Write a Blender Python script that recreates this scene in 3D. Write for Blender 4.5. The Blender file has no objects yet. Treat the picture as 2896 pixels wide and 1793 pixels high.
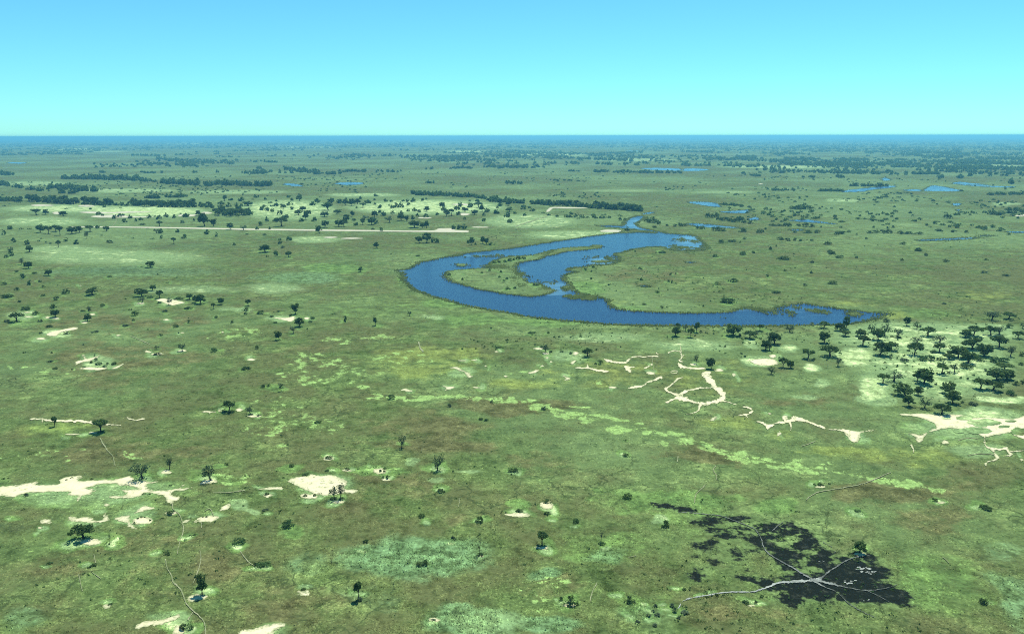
import bpy, bmesh, math, random
import numpy as np
from mathutils import Vector, Matrix, Euler

random.seed(11)
RNG = np.random.default_rng(11)
sc = bpy.context.scene
COL = sc.collection

# ------------------------------------------------------------------ camera
CAM_H = 150.0
PITCH = math.radians(12.68)
ROLL = math.radians(-0.10)
F_SRC = 2273.0            # focal length in pixels of the 2896 px wide photograph
cam_d = bpy.data.cameras.new('camera')
cam_d.sensor_width = 36.0
cam_d.lens = 36.0 * F_SRC / 2896.0
cam_d.clip_start = 1.0
cam_d.clip_end = 300000.0
cam = bpy.data.objects.new('camera', cam_d)
COL.objects.link(cam)
CAM_R = Euler((math.pi / 2 - PITCH, 0, 0)).to_matrix() @ Euler((0, 0, ROLL)).to_matrix()
cam.matrix_world = Matrix.Translation((0, 0, CAM_H)) @ CAM_R.to_4x4()
sc.camera = cam

# ------------------------------------------------------------------ sky, sun, exposure
SUN_EL, SUN_AZ = math.radians(66), math.radians(24)
world = bpy.data.worlds.new('World')
sc.world = world
world.use_nodes = True
wn, wl = world.node_tree.nodes, world.node_tree.links
wn.clear()
w_out = wn.new('ShaderNodeOutputWorld')
w_bg = wn.new('ShaderNodeBackground')
w_sky = wn.new('ShaderNodeTexSky')
w_sky.sky_type = 'NISHITA'
w_sky.sun_disc = False
w_sky.sun_elevation = SUN_EL
w_sky.sun_rotation = SUN_AZ
w_sky.altitude = 1000
w_sky.air_density = 1.0
w_sky.dust_density = 0.15
w_sky.ozone_density = 2.0
w_tint = wn.new('ShaderNodeMix')
w_tint.data_type = 'RGBA'
w_tint.blend_type = 'MULTIPLY'
w_tint.inputs['Factor'].default_value = 1.0
w_tint.inputs['B'].default_value = (0.42, 1.025, 1.20, 1.0)
wl.new(w_sky.outputs['Color'], w_tint.inputs['A'])
wl.new(w_tint.outputs['Result'], w_bg.inputs['Color'])
w_bg.inputs['Strength'].default_value = 0.11
wl.new(w_bg.outputs['Background'], w_out.inputs['Surface'])

sun_d = bpy.data.lights.new('sun', 'SUN')
sun_d.energy = 5.0
sun_d.angle = math.radians(0.5)
sun_d.color = (1.0, 0.96, 0.86)
sun = bpy.data.objects.new('sun', sun_d)
COL.objects.link(sun)
S = Vector((math.sin(SUN_AZ) * math.cos(SUN_EL), math.cos(SUN_AZ) * math.cos(SUN_EL), math.sin(SUN_EL)))
sun.rotation_euler = S.to_track_quat('Z', 'Y').to_euler()

sc.view_settings.view_transform = 'Standard'
sc.view_settings.look = 'None'
sc.view_settings.exposure = 0.25
sc.view_settings.gamma = 1.0
sc.view_settings.use_curve_mapping = False
sc.cycles.use_denoising = False
sc.cycles.max_bounces = 6
sc.cycles.volume_bounces = 0
sc.cycles.transparent_max_bounces = 8
sc.cycles.use_adaptive_sampling = False
sc.cycles.filter_width = 1.0

# ------------------------------------------------------------------ photograph pixel -> ground
TILES = {'S': (0, 0, 1.0), 'A1': (0, 350, 2.5306), 'A2': (965, 350, 2.5306), 'A3': (1930, 350, 2.528),
         'B1': (0, 700, 2.749), 'B2': (725, 700, 2.749), 'B3': (1450, 700, 2.749), 'B4': (2171, 700, 2.749),
         'C1': (0, 1243, 2.749), 'C2': (725, 1243, 2.749), 'C3': (1450, 1243, 2.749), 'C4': (2171, 1243, 2.749)}
RM = np.array(CAM_R)


def to_src(tile, pts):
    x0, y0, s = TILES[tile]
    p = np.asarray(pts, float).reshape(-1, 2)
    return np.stack([x0 + p[:, 0] / s, y0 + p[:, 1] / s], 1)


def ground(src):
    src = np.asarray(src, float).reshape(-1, 2)
    d = np.stack([(src[:, 0] - 1448.0) / F_SRC, -(src[:, 1] - 896.5) / F_SRC, -np.ones(len(src))], 1) @ RM.T
    t = -CAM_H / np.minimum(d[:, 2], -1e-4)
    return np.stack([d[:, 0] * t, d[:, 1] * t], 1)


def G(tile, x, y):
    return ground(to_src(tile, [(x, y)]))[0]


FWD = RM @ np.array([0, 0, -1.0])


def px_size(p, tile):
    """metres covered by one tile pixel at ground point p"""
    return (np.dot(np.array([p[0], p[1], -CAM_H]), FWD)) / F_SRC / TILES[tile][2]


# ------------------------------------------------------------------ helpers
def tag(o, label=None, cat=None, group=None, kind=None):
    if label: o['label'] = label
    if cat: o['category'] = cat
    if group: o['group'] = group
    if kind: o['kind'] = kind
    return o


def link_mesh(name, verts, faces, mat, parent=None):
    me = bpy.data.meshes.new(name)
    me.from_pydata(verts, [], faces)
    me.update()
    if mat: me.materials.append(mat)
    o = bpy.data.objects.new(name, me)
    COL.objects.link(o)
    if parent: o.parent = parent
    return o


def bulk_mesh(name, co, tri, mat):
    """fast mesh of triangles from arrays"""
    me = bpy.data.meshes.new(name)
    n, f = len(co), len(tri)
    me.vertices.add(n)
    me.vertices.foreach_set('co', np.ascontiguousarray(co, np.float32).ravel())
    k = tri.shape[1]
    me.loops.add(f * k)
    me.loops.foreach_set('vertex_index', np.ascontiguousarray(tri, np.int32).ravel())
    me.polygons.add(f)
    me.polygons.foreach_set('loop_start', np.arange(0, f * k, k, dtype=np.int32))
    me.polygons.foreach_set('loop_total', np.full(f, k, np.int32))
    me.update(calc_edges=True)
    if mat: me.materials.append(mat)
    o = bpy.data.objects.new(name, me)
    COL.objects.link(o)
    return o


def hash2(ix, iy, seed):
    a = (np.asarray(ix).astype(np.int64) * 374761393 + np.asarray(iy).astype(np.int64) * 668265263 + int(seed * 977 + 13) * 69069) & 0xffffffff
    a = ((a ^ (a >> 13)) * 1274126177) & 0xffffffff
    a = ((a ^ (a >> 16)) * 2246822519) & 0xffffffff
    return ((a ^ (a >> 15)) & 0xffffff) / float(0x1000000)


def vnoise(x, y, seed=0):
    ix, iy = np.floor(x), np.floor(y)
    fx, fy = x - ix, y - iy
    fx, fy = fx * fx * (3 - 2 * fx), fy * fy * (3 - 2 * fy)
    a, b = hash2(ix, iy, seed), hash2(ix + 1, iy, seed)
    c, d = hash2(ix, iy + 1, seed), hash2(ix + 1, iy + 1, seed)
    return (a * (1 - fx) + b * fx) * (1 - fy) + (c * (1 - fx) + d * fx) * fy


def fbm(x, y, seed=0, oct=4):
    v, a, t = 0, 0.5, 0
    for i in range(oct):
        v = v + a * vnoise(x * 2 ** i, y * 2 ** i, seed + i * 7)
        t += a
        a *= 0.55
    return v / t


def inside(poly, x, y):
    r = np.zeros(x.shape, bool)
    bx0, by0 = poly.min(0)
    bx1, by1 = poly.max(0)
    m = (x > bx0) & (x < bx1) & (y > by0) & (y < by1)
    if not m.any(): return r
    xs, ys = x[m], y[m]
    q = np.zeros(xs.shape, bool)
    px, py = poly[:, 0], poly[:, 1]
    for i in range(len(poly)):
        x1, y1, x2, y2 = px[i - 1], py[i - 1], px[i], py[i]
        if y1 == y2: continue
        q ^= ((y1 > ys) != (y2 > ys)) & (xs < (x2 - x1) * (ys - y1) / (y2 - y1) + x1)
    r[m] = q
    return r


# ------------------------------------------------------------------ shader helpers
class NT:
    def __init__(self, name):
        self.m = bpy.data.materials.new(name)
        self.m.use_nodes = True
        self.t = self.m.node_tree
        self.t.nodes.clear()
        self.out = self.t.nodes.new('ShaderNodeOutputMaterial')
        self.pos = self.t.nodes.new('ShaderNodeNewGeometry').outputs['Position']

    def n(self, kind, **kw):
        x = self.t.nodes.new(kind)
        for k, v in kw.items(): setattr(x, k, v)
        return x

    def put(self, sock, v):
        if isinstance(v, bpy.types.NodeSocket): self.t.links.new(v, sock)
        else:
            if isinstance(v, tuple) and len(v) == 3 and sock.type == 'RGBA': v = v + (1.0,)
            sock.default_value = v

    def noise(self, scale, detail=4, rough=0.55, vec=None, out='Fac', off=None):
        x = self.n('ShaderNodeTexNoise')
        x.inputs['Scale'].default_value = scale
        x.inputs['Detail'].default_value = detail
        x.inputs['Roughness'].default_value = rough
        v = vec or self.pos
        if off:
            a = self.n('ShaderNodeVectorMath', operation='ADD')
            self.put(a.inputs[0], v); a.inputs[1].default_value = off
            v = a.outputs[0]
        self.t.links.new(v, x.inputs['Vector'])
        return x.outputs['Fac' if out == 'Fac' else 'Color']

    def math(self, op, a, b=0.0, c=None, clamp=False):
        x = self.n('ShaderNodeMath', operation=op, use_clamp=clamp)
        self.put(x.inputs[0], a); self.put(x.inputs[1], b)
        if c is not None: self.put(x.inputs[2], c)
        return x.outputs[0]

    def ramp01(self, v, lo, hi):
        x = self.n('ShaderNodeMapRange', interpolation_type='SMOOTHSTEP')
        self.put(x.inputs['Value'], v)
        x.inputs['From Min'].default_value = lo; x.inputs['From Max'].default_value = hi
        return x.outputs['Result']

    def mix(self, f, a, b, blend='MIX'):
        x = self.n('ShaderNodeMix', data_type='RGBA', blend_type=blend)
        self.put(x.inputs['Factor'], f); self.put(x.inputs['A'], a); self.put(x.inputs['B'], b)
        return x.outputs['Result']

    def attr(self, name):
        x = self.n('ShaderNodeAttribute', attribute_name=name)
        s = self.n('ShaderNodeSeparateColor')
        self.t.links.new(x.outputs['Color'], s.inputs['Color'])
        return s.outputs[0], s.outputs[1], s.outputs[2], x.outputs['Alpha']

    def bsdf(self, col, rough=0.9, spec=0.1, normal=None, **kw):
        b = self.n('ShaderNodeBsdfPrincipled')
        self.put(b.inputs['Base Color'], col); self.put(b.inputs['Roughness'], rough)
        self.put(b.inputs['Specular IOR Level'], spec)
        if normal is not None: self.t.links.new(normal, b.inputs['Normal'])
        for k, v in kw.items(): self.put(b.inputs[k], v)
        self.t.links.new(b.outputs['BSDF'], self.out.inputs['Surface'])
        return self.m

    def up(self):
        x = self.n('ShaderNodeCombineXYZ')
        x.inputs[2].default_value = 1.0
        return x.outputs[0]

    def bump(self, h, strength, dist):
        x = self.n('ShaderNodeBump')
        x.inputs['Strength'].default_value = strength; x.inputs['Distance'].default_value = dist
        self.t.links.new(h, x.inputs['Height'])
        return x.outputs['Normal']


def savanna_material(name, tuft=False):
    s = NT(name)
    pale, brown, green, teal = s.attr('zone_a')
    yellow, burn, streak, dark = s.attr('zone_b')
    nL = s.noise(1 / 520, 5, 0.6)
    nM = s.noise(1 / 75, 6, 0.62, off=(311, 97, 0))
    nS = s.noise(1 / 11, 6, 0.65, off=(17, 530, 0))
    nF = s.noise(1 / 1.5, 4, 0.7, off=(7, 3, 0))
    nB = s.noise(1 / 34, 5, 0.65, off=(901, 77, 0))
    nC = s.noise(1 / 5.0, 4, 0.7, off=(55, 41, 0))
    def st(v, lo=0.32, hi=0.68):      # spread the noise over the whole 0..1 range
        x = s.n('ShaderNodeMapRange')
        s.put(x.inputs['Value'], v)
        x.inputs['From Min'].default_value = lo; x.inputs['From Max'].default_value = hi
        return x.outputs['Result']
    nL, nM, nS, nF, nB, nC = st(nL, .36, .64), st(nM), st(nS), st(nF, .28, .72), st(nB), st(nC)
    # greens from dark sedge to light grass
    t = s.math('ADD', s.math('MULTIPLY', nM, 0.24), s.math('MULTIPLY', nS, 0.34))
    t = s.math('ADD', t, s.math('SUBTRACT', s.math('ADD', s.math('MULTIPLY', nF, 0.26), s.math('MULTIPLY', nC, 0.30)), 0.07))
    cr = s.n('ShaderNodeValToRGB')
    e = cr.color_ramp.elements
    e[0].position, e[0].color = 0.20, (0.022, 0.036, 0.010, 1)
    e[1].position, e[1].color = 0.82, (0.285, 0.340, 0.120, 1)
    m = e.new(0.40); m.color = (0.070, 0.096, 0.032, 1)
    m = e.new(0.58); m.color = (0.118, 0.154, 0.053, 1)
    s.put(cr.inputs['Fac'], t)
    c = cr.outputs['Color']
    wob = s.math('SUBTRACT', s.math('ADD', s.math('MULTIPLY', nB, 0.40), s.math('MULTIPLY', nS, 0.30)), 0.35)

    def zone(v, k=1.3, lo=0.15, hi=0.75):
        return s.ramp01(s.math('ADD', v, s.math('MULTIPLY', s.math('MULTIPLY', wob, k), s.ramp01(v, 0.0, 0.25))), lo, hi)
    # broad dry / wet drift
    c = s.mix(s.math('MULTIPLY', s.ramp01(nL, 0.25, 0.85), 0.70), c, s.mix(0.55, c, (0.195, 0.250, 0.115)))
    c = s.mix(s.math('MULTIPLY', s.ramp01(s.math('ADD', s.math('MULTIPLY', nB, 0.6), s.math('MULTIPLY', s.math('SUBTRACT', 1.0, nL), 0.45)), 0.36, 0.84), 0.78), c, s.mix(nC, (0.050, 0.050, 0.020), (0.160, 0.150, 0.068)))
    c = s.mix(s.math('MULTIPLY', s.ramp01(nC, 0.60, 0.95), 0.70), c, (0.032, 0.050, 0.018))
    # game trails and runnels: a net of thin darker lines
    vv = s.n('ShaderNodeVectorMath', operation='ADD')
    wv = s.n('ShaderNodeVectorMath', operation='SCALE'); s.put(wv.inputs[0], s.noise(1 / 14, 4, 0.6, out='Color')); wv.inputs['Scale'].default_value = 22.0
    s.put(vv.inputs[0], s.pos); s.put(vv.inputs[1], wv.outputs[0])
    vo = s.n('ShaderNodeTexVoronoi', feature='DISTANCE_TO_EDGE'); vo.inputs['Scale'].default_value = 1 / 17
    s.put(vo.inputs['Vector'], vv.outputs[0])
    runnel = s.math('MULTIPLY', s.math('SUBTRACT', 1.0, s.ramp01(vo.outputs['Distance'], 0.0, 0.05)), s.ramp01(nM, 0.35, 0.8))
    c = s.mix(s.math('MULTIPLY', runnel, 0.75), c, (0.034, 0.048, 0.020))
    fine = s.math('ADD', 0.22, s.math('ADD', s.math('MULTIPLY', nF, 0.88), s.math('MULTIPLY', nC, 0.64)))
    fine_c = s.n('ShaderNodeCombineColor')
    for i in range(3): s.t.links.new(fine, fine_c.inputs[i])
    fine_c = fine_c.outputs[0]

    def tex(col): return s.mix(1.0, col, fine_c, 'MULTIPLY')
    c = s.mix(s.math('MULTIPLY', zone(brown, 1.8, .15, .8), 0.82), c, tex(s.mix(s.ramp01(nS, 0.0, 1.0), (0.050, 0.048, 0.020), (0.150, 0.134, 0.060))))
    c = s.mix(s.math('MULTIPLY', zone(green, 1.6, .2, .9), 0.7), c, tex(s.mix(s.ramp01(nS, 0.0, 1.0), (0.060, 0.108, 0.034), (0.170, 0.262, 0.076))))
    c = s.mix(s.math('MULTIPLY', zone(teal, 0.9), 0.8), c, tex(s.mix(s.ramp01(nC, 0.1, 0.9), (0.078, 0.125, 0.052), (0.165, 0.255, 0.120))))
    c = s.mix(s.math('MULTIPLY', zone(yellow, 1.8, 0.1, 0.9), 0.70), c, tex(s.mix(nS, (0.13, 0.155, 0.045), (0.25, 0.28, 0.075))))
    c = s.mix(s.math('MULTIPLY', dark, 0.7), c, tex((0.04, 0.055, 0.032)))
    c = s.mix(s.math('MULTIPLY', s.ramp01(pale, 0.02, 0.45), 0.78), c, tex(s.mix(nS, (0.175, 0.235, 0.108), (0.235, 0.300, 0.135))))
    c = s.mix(s.math('MULTIPLY', zone(pale, 1.8, 0.42, 0.95), 0.85), c, tex(s.mix(s.ramp01(nS, 0.2, 0.95), (0.26, 0.315, 0.135), (0.56, 0.59, 0.30))))
    sk = s.math('ADD', s.math('MULTIPLY', nS, 0.50), s.math('ADD', s.math('MULTIPLY', nC, 0.32), s.math('MULTIPLY', nF, 0.18)))
    sk = s.ramp01(s.math('ADD', sk, s.math('MULTIPLY', streak, 0.38)), 0.68, 0.86)
    c = s.mix(s.math('MULTIPLY', s.math('MULTIPLY', sk, s.ramp01(streak, 0.02, 0.4)), 0.70), s.mix(s.math('MULTIPLY', s.ramp01(streak, 0.1, 1.0), 0.35), c, tex((0.20, 0.25, 0.085))), tex((0.27, 0.37, 0.125)))
    # burnt, bare black soil with grass left in rounded islands
    bn = s.math('ADD', s.math('MULTIPLY', s.noise(1 / 7.0, 5, 0.62, off=(3, 91, 0)), 3.4), s.math('MULTIPLY', s.noise(1 / 1.5, 3, 0.6), 0.9))
    bm = s.ramp01(s.math('SUBTRACT', s.math('ADD', burn, 1.58), bn), -0.28, 0.22)
    bm = s.math('MULTIPLY', bm, s.ramp01(burn, 0.05, 0.2))
    c = s.mix(s.math('MULTIPLY', s.ramp01(burn, 0.1, 0.5), 0.5), c, tex((0.145, 0.195, 0.07)))
    ash = s.mix(s.ramp01(s.noise(1 / 3.0, 5, 0.7), 0.5, 0.8), (0.011, 0.013, 0.011), (0.068, 0.068, 0.052))
    c = s.mix(bm, c, ash)
    c = s.mix(1.0, c, (1.03, 1.19, 1.06), 'MULTIPLY')
    if tuft:
        v = s.n('ShaderNodeAttribute', attribute_name='shade')
        c = s.mix(1.0, c, v.outputs['Color'], 'MULTIPLY')
        return s.bsdf(c, 0.95, 0.0)
    h = s.math('ADD', s.math('MULTIPLY', nF, 0.5), s.math('MULTIPLY', nC, 1.0))
    return s.bsdf(c, 0.95, 0.0, s.bump(h, 0.8, 0.35))


M_GROUND = savanna_material('savanna grass')
M_TUFT = savanna_material('grass tufts', True)


def sand_material(name, a, b, scale=0.5, specks=0.66, fade=0.0, rim=((0.10, 0.14, 0.05), (0.25, 0.30, 0.125))):
    s = NT(name)
    n1 = s.noise(1 / 9, 5, 0.6); n2 = s.noise(scale * 2, 5, 0.7)
    t = s.math('ADD', s.math('MULTIPLY', n1, 0.6), s.math('MULTIPLY', n2, 0.5))
    c = s.mix(s.ramp01(t, 0.35, 0.75), a, b)
    sp = s.math('ADD', s.math('MULTIPLY', s.noise(1 / 2.2, 5, 0.7, off=(31, 8, 0)), 0.75), s.math('MULTIPLY', s.noise(1 / 16, 3, 0.6, off=(77, 5, 0)), 0.45))
    c = s.mix(s.math('MULTIPLY', s.ramp01(sp, specks, specks + 0.10), 0.8), c, (0.16, 0.20, 0.085))
    if fade:
        dp = s.n('ShaderNodeAttribute', attribute_name='depth').outputs['Fac']
        th = s.math('ADD', dp, s.math('MULTIPLY', s.math('SUBTRACT', s.noise(1 / 1.3, 4, 0.7, off=(9, 63, 0)), 0.5), 5.0 * fade))
        c = s.mix(s.ramp01(th, -1.0 * fade, 2.2 * fade), s.mix(n2, rim[0], rim[1]), c)
        if rim[0][1] > .1: c = s.mix(s.math('MULTIPLY', s.ramp01(s.noise(1 / 5, 4, .65, off=(5, 5, 0)), .45, .75), 0.22), c, (0.38, 0.35, 0.18))
    return s.bsdf(c, 0.95, 0.05, s.bump(n2, 0.4, 0.15))


M_SAND = sand_material('pale bare sand', (0.56, 0.53, 0.31), (0.74, 0.69, 0.43), 0.5, 0.655, 0.85)
M_STRIP = sand_material('graded airstrip sand', (0.40, 0.395, 0.265), (0.54, 0.515, 0.36), 0.5, 0.74, 0.65)
M_TRAIL = sand_material('trodden trail', (0.17, 0.18, 0.095), (0.36, 0.38, 0.21), 0.5, 0.54)
M_ASH = sand_material('grey ash track', (0.05, 0.06, 0.05), (0.30, 0.325, 0.275), 0.5, 0.9, 0.7, ((0.016, 0.020, 0.016), (0.07, 0.085, 0.06)))
M_ASHPALE = sand_material('pale ash', (0.18, 0.20, 0.165), (0.38, 0.41, 0.35), 0.5, 0.9)


def water_material():
    s = NT('river water')
    vm = s.n('ShaderNodeVectorMath', operation='MULTIPLY'); s.put(vm.inputs[0], s.pos); vm.inputs[1].default_value = (0.35, 1, 1)
    n1 = s.noise(1 / 38, 5, 0.65, vec=vm.outputs[0]); n2 = s.noise(1 / 7, 4, 0.65, vec=vm.outputs[0]); sh = s.attr('zone_a')[0]
    calm = s.ramp01(s.math('ADD', s.math('MULTIPLY', s.math('SUBTRACT', s.math('ADD', s.math('MULTIPLY', n1, .6), s.math('MULTIPLY', n2, .4)), 0.5), 3.2), sh), 0.25, 1.05)
    nv = s.noise(2.7, 3, 0.6, out='Color')
    a = s.n('ShaderNodeVectorMath', operation='SUBTRACT'); s.put(a.inputs[0], nv); a.inputs[1].default_value = (0.5, 0.5, 0.5)
    amp = s.math('MULTIPLY_ADD', calm, -0.60, 0.72)
    b = s.n('ShaderNodeVectorMath', operation='SCALE'); s.put(b.inputs[0], a.outputs[0]); s.put(b.inputs['Scale'], amp)
    b2 = s.n('ShaderNodeVectorMath', operation='MULTIPLY'); s.put(b2.inputs[0], b.outputs[0]); b2.inputs[1].default_value = (1, 1, 0)
    c = s.n('ShaderNodeVectorMath', operation='ADD'); s.put(c.inputs[0], b2.outputs[0]); c.inputs[1].default_value = (0, 0, 1)
    d = s.n('ShaderNodeVectorMath', operation='NORMALIZE'); s.put(d.inputs[0], c.outputs[0])
    col = s.mix(calm, (0.008, 0.017, 0.058), (0.085, 0.16, 0.19))
    return s.bsdf(col, 0.15, 0.27, d.outputs[0], IOR=1.33)


M_WATER = water_material()


def leaf_material(name, lo, hi, rnd=0.5, scale=0.55):
    s = NT(name)
    oi = s.n('ShaderNodeObjectInfo')
    n = s.noise(scale, 3, 0.6)
    f = s.math('ADD', s.math('MULTIPLY', oi.outputs['Random'], rnd), s.math('MULTIPLY', s.math('SUBTRACT', n, 0.3), 1.2), clamp=True)
    c = s.mix(f, lo, hi)
    d = s.n('ShaderNodeBsdfDiffuse'); s.put(d.inputs['Color'], c)
    t = s.n('ShaderNodeBsdfTranslucent'); s.put(t.inputs['Color'], s.mix(1.0, c, (1.25, 1.35, 0.8), 'MULTIPLY'))
    m = s.n('ShaderNodeMixShader'); m.inputs['Fac'].default_value = 0.36
    s.t.links.new(d.outputs[0], m.inputs[1]); s.t.links.new(t.outputs[0], m.inputs[2])
    s.t.links.new(m.outputs[0], s.out.inputs['Surface'])
    return s.m


M_LEAF = leaf_material('dark leaves', (0.040, 0.074, 0.024), (0.125, 0.195, 0.066))
M_LEAFG = leaf_material('grey green leaves', (0.052, 0.085, 0.048), (0.120, 0.170, 0.095))
M_LEAFB = leaf_material('bright leaves', (0.052, 0.110, 0.040), (0.110, 0.190, 0.070))
M_REED = leaf_material('reeds', (0.040, 0.075, 0.022), (0.23, 0.30, 0.10), 0.5, 0.09)
M_BARK = leaf_material('bark', (0.035, 0.030, 0.024), (0.085, 0.075, 0.060))

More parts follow.
